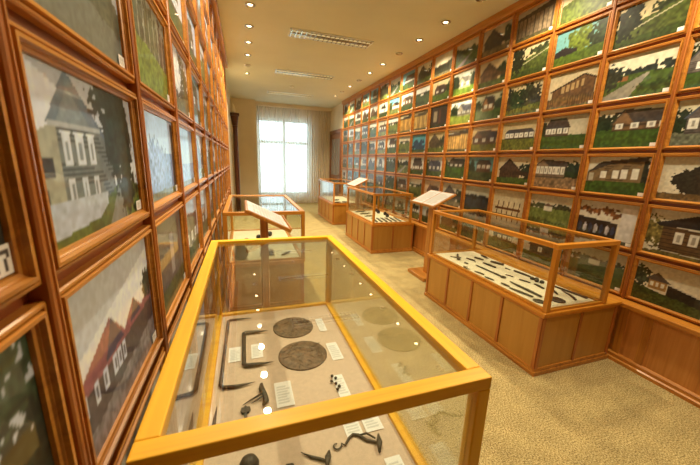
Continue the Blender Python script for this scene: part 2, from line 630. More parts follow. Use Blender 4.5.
def p_house(k, sky, wall, roof, grass, u0=.2, u1=.8, v0=.25, v1=.5, pk=.78, nwin=3, win=(222, 218, 204), trees=(.05,), tc=(48, 66, 38), gable=True):
    k.sky(sky)
    for t in trees:
        k.blob(t, .5, .2, .34, tc)
    k.ground(v0 + .04, grass)
    uw = u0 + (u1 - u0) * (.45 if gable else 1.0)
    k.rect(u0, u1, v0, v1, wall, .2)
    for j in range(6):
        vv = v0 + (v1 - v0) * (j + .5) / 6
        k.line((u0, vv), (u1, vv), .006, tuple(x * .7 for x in wall))
    if gable:
        um = (u0 + uw) / 2
        k.poly([(um, pk), (u1 + .02, pk - .06), (u1 + .04, v1 - .02), (uw, v1 - .02)], roof, .2)
        k.poly([(u0 - .02, v1 - .02), (um, pk), (uw + .02, v1 - .02)], tuple(x * 1.12 for x in wall), .15)
        k.line((u0 - .03, v1 - .03), (um, pk), .014, roof)
        k.line((uw + .03, v1 - .03), (um, pk), .014, roof)
    else:
        k.poly([(u0 - .03, v1 - .02), (u0 + .08, pk), (u1 - .08, pk), (u1 + .03, v1 - .02)], roof, .2)
    if nwin:
        for j in range(nwin):
            uc = u0 + (u1 - u0) * (j + .5) / nwin
            ww = min(.045, (u1 - u0) / nwin * .32)
            k.rect(uc - ww * 1.3, uc + ww * 1.3, v0 + (v1 - v0) * .32, v0 + (v1 - v0) * .9, win)
            k.rect(uc - ww * .45, uc + ww * .45, v0 + (v1 - v0) * .45, v0 + (v1 - v0) * .78, tuple(x * .72 for x in win))
    k.ground(v0 - .03, grass, 0.0, .32)


def p_trees(k, sky, c, grass, n=5):
    k.sky(sky)
    k.ground(.4, tuple(x * .7 for x in grass), .1)
    for i in range(n):
        k.blob(.08 + .9 * i / n + .05 * k.rng.random(), .45 + .2 * k.rng.random(), .17, .4, tuple(x * (.8 + .5 * k.rng.random()) for x in c), .5)
    k.ground(.25, grass, .15, .4)


def p_road(k, sky, c, grass, road=(150, 146, 140)):
    k.sky(sky)
    for i in range(5):
        k.blob(.05 + .24 * i, .58, .16, .12 + .12 * k.rng.random(), c, .5)
    k.ground(.52, grass, -.06, .3)
    k.poly([(0, 0), (.3, 0), (.78, .5), (.72, .5)], road)
    k.blob(.1, .55, .22, .22, c, .5)


def p_planks(k, sky, wood_, roof):
    k.sky(sky)
    k.poly([(0, .1), (0, .72), (1, .8), (1, .1)], wood_, .2)
    for j in range(9):
        u = .06 + j * .11
        k.line((u, .1), (u, .8), .012, tuple(x * .62 for x in wood_))
    k.poly([(0, .7), (0, .8), (1, .98), (1, .78)], roof, .2)
    k.ground(.14, (96, 90, 62))


def p_lake(k, sky, c, grass):
    k.sky(sky)
    k.fill(k.V < .55 + .08 * (k.n1 - .5), c, .25)
    k.blob(.5, .58, .6, .08, tuple(x * .6 for x in c), .4)
    k.ground(.16, grass, .1)


def p_barn(k, sky, c, roof, grass):
    k.sky(sky)
    k.blob(.92, .5, .2, .3, (50, 64, 40), .5)
    k.poly([(.08, .2), (.08, .52), (.36, .9), (.72, .5), (.72, .2)], c, .25)
    k.line((.05, .5), (.36, .92), .02, roof)
    k.line((.36, .92), (.75, .48), .02, roof)
    k.rect(.5, .98, .34, .48, tuple(x * .8 for x in c), .2)
    k.ground(.24, grass, 0, .3)


def p_meadow(k, sky, c, grass):
    k.sky(sky)
    k.blob(.25, .66, .35, .09, c, .4)
    k.blob(.8, .62, .3, .13, tuple(x * .8 for x in c), .4)
    k.ground(.6, grass, .05, .2)
    k.rect(.36, .56, .54, .66, (214, 208, 190))
    k.poly([(.34, .66), (.46, .76), (.58, .66)], (120, 96, 80))
    k.blob(.2, .18, .5, .08, tuple(x * .75 for x in grass), .3)


def p_bighouse(k):
    k.U = (k.U - .18) / .8 + .26
    """gabled two-storey house with white lace windows, fence, and a drooping tree at its right"""
    k.sky((206, 204, 190))
    k.fill(k.V < 1.02 - .42 * k.U, (220, 216, 202), .03)
    k.ground(.3, (96, 116, 44), -.05)
    k.poly([(.0, .12), (.0, .58), (.26, .70), (.26, .15)], (168, 162, 128), .08)
    k.poly([(.26, .15), (.26, .7), (.66, .7), (.70, .2)], (118, 122, 106), .1)
    k.poly([(.66, .7), (.70, .2), (.86, .28), (.82, .62)], (112, 116, 104), .1)
    for j in range(16):
        v = .2 + j * .033
        k.line((.26, v), (.70, v + .005), .004, (70, 72, 62))
        k.line((.68, v + .005), (.85, v + .02), .004, (66, 68, 60))
    k.poly([(.18, .68), (.40, 1.0), (.72, .68)], (104, 116, 116), .08)
    k.poly([(.27, .70), (.405, .91), (.6, .70)], (134, 142, 132), .08)
    k.poly([(.4, 1.0), (.44, .98), (.86, .58), (.72, .66)], (96, 108, 112), .1)
    k.rect(.2, .72, .665, .70, (176, 176, 160))
    for u in (.33, .46, .59):
        k.rect(u - .038, u + .038, .46, .65, (214, 212, 196))
        k.rect(u - .05, u + .05, .635, .66, (220, 218, 204))
        k.rect(u - .013, u + .013, .49, .6, (140, 144, 132))
        k.rect(u - .032, u + .032, .22, .38, (206, 204, 188))
        k.rect(u - .011, u + .011, .25, .34, (130, 132, 120))
    k.rect(.1, .2, .4, .5, (50, 52, 50))
    k.rect(.02, .12, .2, .33, (54, 56, 54))
    k.poly([(.0, .04), (.0, .26), (.72, .26), (.70, .1)], (184, 186, 176), .1)
    k.ground(.07, (100, 120, 44), .12)
    k.poly([(.45, 0), (.78, .22), (.92, .3), (1, .3), (1, 0)], (86, 110, 46), .3)
    k.poly([(.7, 0), (.9, .28), (.95, .28), (1, 0)], (128, 130, 112), .1)
    k.blob(.93, .72, .14, .5, (38, 54, 40), .6, .55)
    k.blob(.86, .95, .2, .12, (42, 58, 42), .6, .7)
    k.blob(1.06, .62, .16, .5, (40, 54, 40), .6, .5)
    k.blob(1.08, .25, .16, .22, (48, 58, 38), .5)
    k.blob(.9, .9, .22, .16, (44, 60, 42), .6, 1.1)


def p_redroof(k):
    """long dark log barn with red roof and three small lace windows"""
    k.sky((206, 204, 190))
    k.fill(k.V < .9 - .3 * (1 - k.U), (226, 222, 208), .03)
    k.poly([(0, .1), (0, .42), (1, .47), (1, .2)], (70, 58, 58), .2)
    k.poly([(0, .38), (0, .45), (.36, .67), (.52, .47), (.68, .61), (.8, .48), (1, .58), (1, .44)], (146, 88, 88), .12)
    k.poly([(.27, .42), (.375, .665), (.5, .44)], (72, 66, 84), .1)
    k.poly([(.6, .45), (.69, .61), (.78, .46)], (70, 64, 80), .1)
    for u in (.05, .16, .25, .36, .42, .48):
        k.rect(u - .022, u + .022, .27, .40, (210, 208, 204))
        k.rect(u - .009, u + .009, .3, .37, (100, 98, 100))
    k.ground(.2, (122, 112, 104), .12)
    k.blob(.95, .6, .1, .12, (56, 66, 50), .5)


def p_three(k):
    """log house with a dark gabled roof and three white shuttered windows"""
    k.sky((222, 216, 196))
    k.blob(.1, .5, .16, .32, (128, 118, 70), .5)
    k.poly([(.2, .08), (.2, .66), (.86, .6), (.9, .08)], (108, 84, 56), .15)
    for j in range(12):
        v = .1 + j * .045
        k.line((.2, v), (.88, v), .006, (70, 54, 38))
    k.poly([(.1, .7), (.62, .96), (1, .5), (1, .42), (.64, .74)], (62, 56, 54), .15)
    k.poly([(.1, .7), (.64, .74), (.64, .66), (.14, .64)], (50, 44, 42), .1)
    for u in (.42, .6, .75):
        k.rect(u - .055, u + .055, .3, .56, (224, 220, 206))
        k.rect(u - .02, u + .02, .35, .5, (170, 164, 150))
    k.ground(.1, (112, 106, 66), .05)
    k.line((.15, .12), (1, .06), .008, (200, 196, 180))


def p_cabin(k):
    k.sky((220, 214, 194))
    k.blob(.9, .5, .14, .5, (52, 56, 40), .4)
    k.poly([(0, .3), (.02, .62), (.4, .86), (.9, .9), (.9, .3)], (134, 112, 80), .12)
    for j in range(9):
        k.line((.3, .32 + j * .05), (.88, .34 + j * .055), .006, (92, 74, 52))
    k.poly([(0, .55), (.22, .86), (.95, 1.0), (.95, .88), (.4, .8)], (76, 66, 58), .15)
    for u, h in ((.3, .2), (.5, .22), (.64, .24), (.8, .26)):
        k.rect(u - .05, u + .05, .42, .42 + h, (228, 224, 208))
    k.rect(.05, .12, .35, .55, (190, 184, 160))
    k.ground(.33, (92, 128, 40), .03, .35)


def p_roadview(k):
    k.sky((232, 224, 196))
    for u, v, r, q in ((.05, .6, .14, .26), (.2, .56, .12, .2), (.35, .55, .1, .12), (.5, .56, .1, .1), (.62, .57, .07, .14), (.72, .58, .06, .16), (.9, .6, .12, .14)):
        k.blob(u, v, r, q, (52, 62, 56), .4)
    k.ground(.55, (92, 116, 44), -.05, .3)
    k.poly([(.0, .0), (.0, .1), (.62, .52), (.68, .52), (.42, 0)], (150, 144, 128), .1)
    k.rect(.22, .36, .42, .54, (150, 106, 66))
    k.blob(.1, .48, .16, .22, (60, 62, 44), .5)
    k.blob(.8, .2, .3, .12, (70, 92, 36), .4)


def p_grasshill(k):
    k.sky((206, 190, 150))
    k.blob(.8, .78, .3, .16, (66, 74, 46), .5)
    k.ground(.62, (86, 96, 44), .35, .35)
    k.line((.2, .36), (1, .74), .014, (176, 170, 140))
    k.blob(.16, .6, .22, .5, (40, 48, 32), .6)
    k.ground(.2, (70, 86, 36), .1, .35)


def p_brown(k):
    k.sky((206, 190, 156))
    k.poly([(.1, .2), (.1, .52), (.74, .82), (.98, .7), (.98, .2)], (112, 84, 56), .2)
    k.line((.05, .5), (.74, .84), .02, (56, 44, 34))
    k.line((.74, .84), (1, .68), .02, (56, 44, 34))
    for j in range(5):
        k.rect(.3 + .1 * j, .36 + .1 * j, .42 + .03 * j, .6 + .03 * j, (176, 150, 108))
    k.ground(.3, (122, 96, 62), 0)
    for j in range(20):
        k.line((.03 + j * .05, .05), (.03 + j * .05, .3), .006, (92, 70, 44))
    k.ground(.05, (110, 104, 56))


def p_crowd(k):
    k.sky((222, 216, 198))
    for u, v in ((.1, .78), (.3, .74), (.5, .8), (.62, .7)):
        k.blob(u, v, .16, .08, (140, 96, 56), .5, 1.0)
    k.poly([(0, .1), (0, .58), (.72, .5), (.72, .1)], (62, 50, 44), .3)
    for j in range(7):
        k.blob(.06 + .1 * j, .3, .035, .12, (190, 186, 190) if j % 2 else (70, 76, 100), .2, .3)
    k.rect(.76, .98, .0, .9, (216, 212, 206))
    k.ground(.1, (84, 84, 70))


def p_hamlet(k):
    k.sky((220, 212, 188))
    k.blob(.06, .62, .16, .26, (70, 78, 52), .5)
    k.poly([(.2, .38), (.2, .6), (.32, .74), (.45, .6), (.45, .38)], (166, 134, 82), .1)
    k.poly([(.15, .6), (.3, .8), (.5, .58)], (96, 84, 76), .1)
    for u in (.25, .32, .39):
        k.rect(u - .02, u + .02, .45, .56, (220, 216, 200))
    k.poly([(.46, .2), (.46, .56), (1, .4), (1, .1)], (52, 48, 42), .2)
    k.line((.46, .57), (1, .42), .012, (200, 194, 180))
    k.ground(.3, (84, 98, 48), -.2, .35)


SPECIAL_R = {
    (-1, 2): (lambda k: p_house(k, (206, 200, 176), (120, 112, 104), (92, 92, 96), (88, 120, 42), .0, .6, .3, .55, .8, 2), 'greyish farmhouse above green lawn'),
    (-1, 3): (lambda k: p_house(k, (214, 206, 176), (96, 88, 84), (84, 92, 104), (120, 124, 104), .15, .95, .25, .62, .92, 5), 'dark house with blue roof'),
    (-1, 4): (lambda k: (k.sky((222, 214, 190)), k.blob(.65, .45, .5, .36, (64, 58, 46), .3, .2), k.ground(.16, (122, 100, 62))), 'dark hump-shaped barn'),
    (-1, 5): (p_three, 'log house with three white windows'),
    (-1, 6): (p_hamlet, 'yellow gabled house beside dark fence'),
    (0, 1): (p_grasshill, 'dark tree beside grassy hill'),
    (0, 2): (p_roadview, 'village road under pale sky'),
    (0, 3): (lambda k: p_house(k, (226, 216, 190), (116, 92, 66), (80, 70, 62), (94, 132, 40), .28, .98, .42, .62, .96, 3, trees=(.05, .25)), 'small house above bright grass'),
    (0, 4): (p_cabin, 'log cabin with white windows'),
    (0, 5): (p_crowd, 'market crowd under brown foliage'),
    (0, 6): (lambda k: p_meadow(k, (206, 204, 190), (74, 88, 60), (96, 116, 62)), 'pale meadow with far cottage'),
    (1, 0): (lambda k: (k.sky((196, 180, 146)), k.ground(.7, (104, 116, 48), .35, .3)), 'bare grassy slope'),
    (1, 1): (lambda k: (k.sky((120, 166, 162)), k.blob(.55, .6, .32, .42, (116, 130, 44), .4), k.blob(.9, .55, .2, .5, (58, 72, 42), .5), k.poly([(.0, .2), (.0, .42), (.2, .52), (.48, .4), (.48, .2)], (50, 44, 44)), k.ground(.3, (104, 128, 40), .1)), 'yellow tree under turquoise sky'),
    (1, 2): (p_brown, 'long brown house with fence'),
    (1, 3): (lambda k: p_house(k, (200, 190, 164), (104, 86, 70), (74, 64, 58), (92, 122, 40), .08, .62, .38, .66, .92, 4, trees=(.0, .3), gable=False), 'brown house under leaning trees'),
    (1, 4): (lambda k: p_house(k, (212, 200, 172), (124, 108, 90), (84, 74, 68), (150, 126, 96), .0, .7, .32, .72, .92, 7, trees=(.95, .8)), 'grey barn beside brown road'),
    (1, 5): (lambda k: p_meadow(k, (214, 206, 182), (92, 96, 66), (134, 148, 78)), 'light green meadow with cottage'),
    (2, 0): (lambda k: p_planks(k, (190, 178, 152), (136, 118, 94), (90, 78, 66)), 'weathered plank wall'),
    (2, 1): (lambda k: p_grasshill(k), 'dark tree by green bank'),
    (2, 2): (lambda k: p_trees(k, (206, 190, 152), (56, 66, 38), (104, 112, 52)), 'dense green trees by hut'),
    (2, 3): (lambda k: p_house(k, (206, 190, 150), (92, 74, 58), (70, 60, 52), (112, 116, 48), .1, .95, .38, .62, .74, 6, gable=False, trees=()), 'long dark house with windows'),
    (2, 4): (lambda k: p_barn(k, (214, 202, 172), (84, 62, 48), (60, 46, 38), (96, 122, 42)), 'large brown gabled barn'),
    (2, 5): (lambda k: (k.sky((214, 202, 170)), k.rect(.1, .9, .3, .4, (112, 74, 44)), [k.line((.15 + .17 * j, .1), (.2 + .17 * j, .6), .015, (104, 70, 42)) for j in range(5)], k.ground(.15, (122, 112, 70))), 'brown pole fence'),
    (3, 0): (lambda k: p_barn(k, (190, 176, 150), (72, 60, 50), (56, 46, 40), (110, 98, 72)), 'dark leaning barn'),
    (3, 1): (lambda k: p_barn(k, (206, 186, 146), (112, 84, 56), (78, 60, 44), (92, 104, 46)), 'round brown log hut'),
    (3, 2): (lambda k: p_house(k, (176, 170, 140), (134, 98, 62), (62, 52, 44), (84, 112, 40), .3, .7, .35, .6, .9, 2, trees=(.05, .9)), 'small hut among dark trees'),
    (3, 3): (lambda k: p_house(k, (206, 180, 132), (92, 64, 50), (64, 48, 42), (106, 104, 44), .05, .95, .3, .56, .84, 3, trees=()), 'reddish brown house'),
    (3, 4): (lambda k: p_house(k, (110, 156, 158), (96, 64, 44), (62, 44, 36), (74, 84, 44), .35, .9, .4, .72, .9, 3, trees=(.1,), gable=False), 'brown house under turquoise sky'),
    (3, 5): (lambda k: p_lake(k, (196, 196, 180), (52, 62, 74), (58, 66, 52)), 'dark blue lake'),
    (4, 0): (lambda k: p_road(k, (206, 198, 176), (72, 84, 50), (98, 118, 56), (150, 138, 144)), 'farmhouse by purple path'),
    (4, 1): (lambda k: p_house(k, (228, 226, 206), (176, 168, 140), (112, 108, 98), (128, 156, 50), .3, .8, .3, .55, .8, 2, trees=(.1, .9)), 'glare-bright house on lime grass'),  # glare of a ceiling spot painted into the print colours
    (4, 2): (lambda k: p_house(k, (236, 234, 220), (150, 140, 120), (96, 96, 100), (150, 164, 66), .35, .95, .35, .55, .82, 3, trees=(.18,)), 'glare-bright house beside dark fir'),  # print lightened throughout to carry the spot glare
    (4, 3): (lambda k: p_planks(k, (230, 222, 200), (212, 172, 104), (70, 52, 38)), 'yellow plank fence'),
    (4, 4): (lambda k: p_house(k, (214, 204, 176), (74, 60, 46), (52, 42, 34), (84, 128, 34), .2, .9, .52, .72, .96, 3, trees=(.05, .95)), 'dark hut on vivid lawn'),
    (4, 5): (lambda k: p_barn(k, (200, 192, 176), (98, 92, 88), (84, 78, 76), (120, 116, 96)), 'grey barn'),
    (5, 0): (lambda k: (k.sky((222, 212, 186)), k.ground(.5, (62, 62, 46), .25, .3), k.blob(.5, .4, .5, .15, (44, 46, 36), .5), k.ground(.12, (120, 112, 84))), 'dark tree row under white sky'),
    (5, 1): (lambda k: p_house(k, (206, 186, 146), (80, 62, 52), (60, 48, 42), (92, 118, 42), .15, .75, .35, .55, .8, 2, trees=(.9,)), 'dark house on green lawn'),
    (5, 2): (lambda k: (k.sky((66, 50, 40)), k.rect(.2, .42, .3, .75, (160, 146, 120)), k.rect(.5, .62, .2, .8, (96, 60, 40)), k.ground(.15, (58, 66, 36))), 'dark wall with pale window'),
    (5, 3): (lambda k: p_barn(k, (214, 196, 150), (98, 82, 58), (70, 58, 44), (112, 122, 50)), 'brown barn on green meadow'),
    (5, 4): (lambda k: p_house(k, (206, 200, 190), (84, 84, 96), (70, 70, 84), (84, 104, 56), .15, .85, .3, .55, .85, 3, trees=(.05,)), 'blue-grey house'),
    (5, 5): (lambda k: p_house(k, (216, 190, 160), (110, 84, 70), (72, 52, 46), (150, 128, 104), .2, .9, .3, .5, .8, 2, trees=()), 'brown roofed hut under pink sky'),
    (6, 0): (lambda k: p_barn(k, (216, 206, 180), (70, 66, 50), (60, 56, 44), (96, 112, 52)), 'dark spired barn'),
    (6, 2): (lambda k: p_planks(k, (150, 130, 96), (166, 138, 84), (80, 66, 46)), 'tan plank wall'),
    (6, 3): (lambda k: (k.sky((96, 158, 168)), k.blob(.5, .4, .5, .3, (50, 70, 92), .3), k.ground(.2, (74, 96, 48))), 'blue hut under turquoise sky'),
    (7, 2): (lambda k: p_planks(k, (190, 176, 140), (176, 138, 72), (48, 38, 30)), 'dark-roofed plank wall'),
}
SPECIAL_L = {
    (-1, 4): (lambda k: p_trees(k, (60, 66, 60), (42, 46, 40), (64, 60, 48)), 'dark thicket'),
    (-1, 5): (lambda k: (k.sky((206, 204, 190)), k.blob(.85, .85, .35, .25, (58, 76, 46), .7, 1.0), k.blob(.6, .95, .4, .1, (52, 70, 44), .7, 1.0), k.ground(.38, (44, 58, 38), .1, .5), k.blob(.95, .4, .25, .3, (40, 52, 36), .6)), 'leafy branches'),
    (0, 3): (lambda k: (k.sky((92, 92, 76)), k.ground(.62, (86, 86, 62), -.25, .25), k.ground(.35, (112, 112, 92), -.25, .1), k.blob(.97, .75, .1, .3, (196, 190, 170), .1), k.blob(.4, .8, .4, .2, (64, 66, 46), .5)), 'murky olive field'),
    (0, 4): (p_bighouse, 'large gabled house with lace windows'),
    (0, 5): (p_redroof, 'long dark barn with red roof'),
    (1, 2): (lambda k: p_trees(k, (120, 126, 96), (70, 80, 44), (104, 116, 50)), 'olive woodland'),
    (1, 3): (lambda k: (p_trees(k, (150, 150, 120), (74, 80, 46), (116, 128, 48), 6), [k.line((.1 + .13 * j, .35), (.12 + .13 * j, 1), .009, (150, 146, 122)) for j in range(7)], k.ground(.45, (120, 134, 46), -.15, .35)), 'olive birches over grass'),
    (1, 4): (lambda k: (k.sky((190, 206, 214)), k.fill(k.V < .55, (120, 140, 160), .3), k.rect(.9, 1, .0, .95, (58, 58, 50)), k.blob(.3, .4, .35, .3, (140, 156, 176), .4), k.ground(.1, (110, 110, 66))), 'print with painted pale blue window reflection'),  # blue tones paint the window reflected in the picture glass
    (1, 5): (lambda k: (k.sky((120, 112, 100)), k.poly([(0, .1), (.0, .75), (.9, .9), (.9, .1)], (92, 84, 76), .2), k.rect(.5, .62, .3, .8, (150, 140, 128)), k.ground(.25, (84, 88, 52))), 'grey-brown log wall'),
    (2, 3): (lambda k: (p_trees(k, (220, 214, 200), (66, 60, 44), (104, 96, 64), 4), k.blob(.35, .6, .2, .3, (226, 220, 206), .2, .6)), 'bare trees on white sky'),
    (2, 4): (lambda k: (k.sky((180, 204, 220)), k.fill(k.V < .4, (150, 176, 196), .2), k.ground(.1, (120, 124, 100))), 'print washed by painted blue window reflection'),  # reflected window light painted as the blue of this print
    (2, 5): (lambda k: p_house(k, (206, 204, 196), (96, 90, 84), (72, 66, 64), (80, 92, 46), .1, .9, .25, .5, .8, 3), 'grey house under white sky'),
}


def random_scene(seed):
    r = random.Random(seed)
    g, t, s, l = r.choice(GREEN), r.choice(TREE), r.choice(SKY), r.choice(LOG)
    roof = tuple(x * .7 for x in r.choice(LOG))
    q = r.random()
    sn = {0: 'white', 1: 'white', 2: 'grey', 3: 'tan', 4: 'pale blue', 5: 'turquoise'}[SKY.index(s)]
    if q < .5:
        n = r.randint(1, 5)
        u0 = r.uniform(.02, .3)
        u1 = r.uniform(.65, .98)
        v0 = r.uniform(.25, .36)
        gb = r.random() < .65
        return (lambda k: p_house(k, s, l, roof, g, u0, u1, v0, v0 + r.uniform(.2, .3), r.uniform(.72, .95), n, tc=t, gable=gb, trees=(r.random(),))), 'log house under %s sky' % sn
    if q < .68:
        return (lambda k: p_barn(k, s, l, roof, g)), 'gabled barn under %s sky' % sn
    if q < .82:
        return (lambda k: p_trees(k, s, t, g)), 'trees under %s sky' % sn
    if q < .9:
        return (lambda k: p_road(k, s, t, g)), 'country road under %s sky' % sn
    return (lambda k: p_meadow(k, s, t, g)), 'meadow under %s sky' % sn


def print_mesh(name, w_, h_, W, H, rgb):
    """flat print w x h in the XZ plane facing -Y, colour per vertex"""
    xs_ = np.linspace(-w_ / 2, w_ / 2, W)
    zs_ = np.linspace(-h_ / 2, h_ / 2, H)
    X, Z = np.meshgrid(xs_, zs_)
    co = np.stack([X, np.zeros_like(X), Z], -1).reshape(-1, 3)
    idx = np.arange(W * H).reshape(H, W)
    q = np.stack([idx[:-1, :-1], idx[:-1, 1:], idx[1:, 1:], idx[1:, :-1]], -1).reshape(-1, 4)
    me = bpy.data.meshes.new(name)
    me.vertices.add(len(co))
    me.vertices.foreach_set('co', co.ravel())
    me.loops.add(q.size)
    me.loops.foreach_set('vertex_index', q.ravel().astype(np.int32))
    me.polygons.add(len(q))
    me.polygons.foreach_set('loop_start', np.arange(0, q.size, 4, dtype=np.int32))
    me.update(calc_edges=True)
    at = me.color_attributes.new('print', 'FLOAT_COLOR', 'POINT')
    c_ = rgb.reshape(-1, 3) / 255.0
    c_ = np.where(c_ <= .04045, c_ / 12.92, ((c_ + .055) / 1.055) ** 2.4)
    at.data.foreach_set('color', np.concatenate([c_, np.ones((len(c_), 1))], 1).astype(np.float32).ravel())
    return me


FPROF = [(0, 0), (0, .015), (.002, .018), (.0065, .018), (.008, .0125), (.0095, .0125), (.011, .022), (.0165, .022), (.018, .0155), (.0195, .015), (.021, .0125), (.025, .0105), (.026, .004)]
_fm = {}


def frame_mesh(W, H):
    key = (round(W, 3), round(H, 3))
    if key in _fm:
        return _fm[key]
    vs, fs = [], []
    for d_, h_ in FPROF:
        a, b_ = W / 2 - d_, H / 2 - d_
        vs += [(-a, -h_, -b_), (a, -h_, -b_), (a, -h_, b_), (-a, -h_, b_)]
    for i in range(len(FPROF) - 1):
        for k in range(4):
            j = (k + 1) % 4
            fs.append((i * 4 + k, i * 4 + j, (i + 1) * 4 + j, (i + 1) * 4 + k))
    me = MB().add(vs, fs).mesh('frame')
    me.materials.append(PINE['x'])
    _fm[key] = me
    return me


DIG = {'0': '757', '1': '111'}
FONT = {'1': ["010", "110", "010", "010", "111"], '7': ["111", "001", "010", "010", "010"]}
tag_cache = {}


def tag_mesh(kind):
    if kind in tag_cache:
        return tag_cache[kind]
    if kind == '17':
        W, H = 33, 22
        a = np.full((H, W, 3), 236.0)
        for n, ch in enumerate('17'):
            for r_, row in enumerate(FONT[ch]):
                for c_, b_ in enumerate(row):
                    if b_ == '1':
                        y = 17 - r_ * 3
                        x = 11 + n * 11 + c_ * 3
                        a[y - 2:y + 1, x:x + 3] = (70, 66, 64)
        me = print_mesh('number_tag', .056, .036, W, H, a)
    elif kind == 'marks':
        W, H = 15, 9
        a = np.full((H, W, 3), 232.0)
        for x in (4, 7, 10):
            a[2:7, x] = (110, 104, 96)
        me = print_mesh('number_tag', .036, .024, W, H, a)
    else:
        me = print_mesh('number_tag', .036, .024, 2, 2, np.full((2, 2, 3), 232.0))
    me.materials.append(CARD)
    tag_cache[kind] = me
    return me


# ------------------------------------------------------------------ camera (before the pictures, to know what the lens can see)
YAW, PIT, ROL, FPX = math.radians(-19.01649615), math.radians(-12.93667747), math.radians(-2.0223379), 309.66
CH = 1.436
M = Matrix.Rotation(YAW, 3, 'Z') @ Matrix.Rotation(PIT, 3, 'X') @ Matrix.Rotation(ROL, 3, 'Y')
cam = bpy.data.cameras.new('camera')
cam.sensor_width = 36
cam.lens = FPX / 700 * 36
cam.clip_start = 0.02
cam.dof.use_dof = True
cam.dof.focus_distance = 2.0
cam.dof.aperture_fstop = 5.0
co_ = bpy.data.objects.new('camera', cam)
col.objects.link(co_)
mm = Matrix((M.col[0], M.col[2], -M.col[1])).transposed().to_4x4()
mm.translation = (0, 0, CH)
co_.matrix_world = mm
scn.camera = co_
MT = M.transposed()


def seen(p, margin=45):
    c_ = MT @ (Vector(p) - Vector((0, 0, CH)))
    if c_.y < .05:
        return False
    x, y = 350 + FPX * c_.x / c_.y, 232.5 - FPX * c_.z / c_.y
    return -margin < x < 700 + margin and -margin < y < 465 + margin


ROWN = ['top', 'second', 'third', 'fourth', 'fifth', 'sixth', 'bottom']


def picture(side, k, r_):
    Zs = RZ if side == 'R' else LZ
    yc = (RY(k) if side == 'R' else LY(k)) + .25
    z1, z0 = Zs[r_], Zs[r_ + 1]
    top_cut = .012 if r_ == 0 else GAP / 2
    zt, zb = z1 - top_cut - (.002 if r_ == 0 else 0), z0 + GAP / 2
    H, W = zt - zb, .5 - PW
    zc = (zt + zb) / 2
    x = BR if side == 'R' else BL
    pts = [(x, yc + du * W * .5, zc + dv * H * .5) for du in (-1, -.5, 0, .5, 1) for dv in (-1, -.5, 0, .5, 1)]
    if not any(seen(p, 30) for p in pts):
        return
    dist = math.sqrt((x) ** 2 + yc ** 2)
    if side == 'L':
        dist *= 1.3
    res = 104 if (side == 'L' and k in (0, -1) and r_ in (3, 4, 5)) else 92 if dist < 3.15 else 60 if dist < 3.9 else 34 if dist < 5.2 else 22
    if side == 'L' and r_ == 6:
        res = 22
    fw = .026
    pw, ph = W - 2 * fw + .004, H - 2 * fw + .004
    Hn = int(res * .64)
    seed = (1000 if side == 'R' else 2000) + k * 13 + r_ * 101
    spec = (SPECIAL_R if side == 'R' else SPECIAL_L).get((k, r_)) or random_scene(seed)
    cv = Canvas(res, Hn, seed + 77)
    spec[0](cv)
    g_ = 1.05 if side == 'L' else 1.22
    o_ = cv.out()
    gr = np.clip((o_[..., 1] - np.maximum(o_[..., 0], o_[..., 2])) / 40, 0, 1)[..., None]
    o_ = o_ * (1 - .22 * gr)
    o_ = o_ + (o_.mean(-1, keepdims=True) - o_) * (.18 * gr)
    rgb = 255 * (np.clip(o_ * np.array([.97, 1.05, 1.24] if side == 'L' else [1.0, 1.02, 1.06]), 0, 250) / 255) ** g_  # left prints lifted and cooled, baking in light that wall lacks
    me = print_mesh('photo', pw, ph, res, Hn, rgb)
    me.materials.append(PRINT)
    t = empty('picture_frame', (x, yc, zc), -PI / 2 if side == 'R' else PI / 2)
    n = (RK1 - 1 - k) if side == 'R' else (LK1 - 1 - k)
    where = 'right wall' if side == 'R' else 'left wall'
    base = 'door' if side == 'R' else 'window'
    words = len(spec[1].split())
    lab = 'framed %s, %s, %s row, %s column from %s' % (spec[1], where, ROWN[r_], ORD[n], base)
    tag(t, lab, 'picture', 'framed photographs on the %s' % where)
    link('frame', frame_mesh(W, H), t)
    link('photo', me, t, loc=(0, -.005, 0))
    kind = '17' if (side == 'L' and k == -1 and r_ == 4) else 'marks' if dist < 3.2 else 'plain'
    tw, th = (.056, .036) if kind == '17' else (.036, .024)
    link('number_tag', tag_mesh(kind), t, loc=(pw / 2 - tw / 2 - .002, -.0075, -ph / 2 + th / 2 + .004))


for k in range(RK0, RK1):
    for r_ in range(7):
        picture('R', k, r_)
for k in range(LK0, LK1):
    for r_ in range(7):
        picture('L', k, r_)


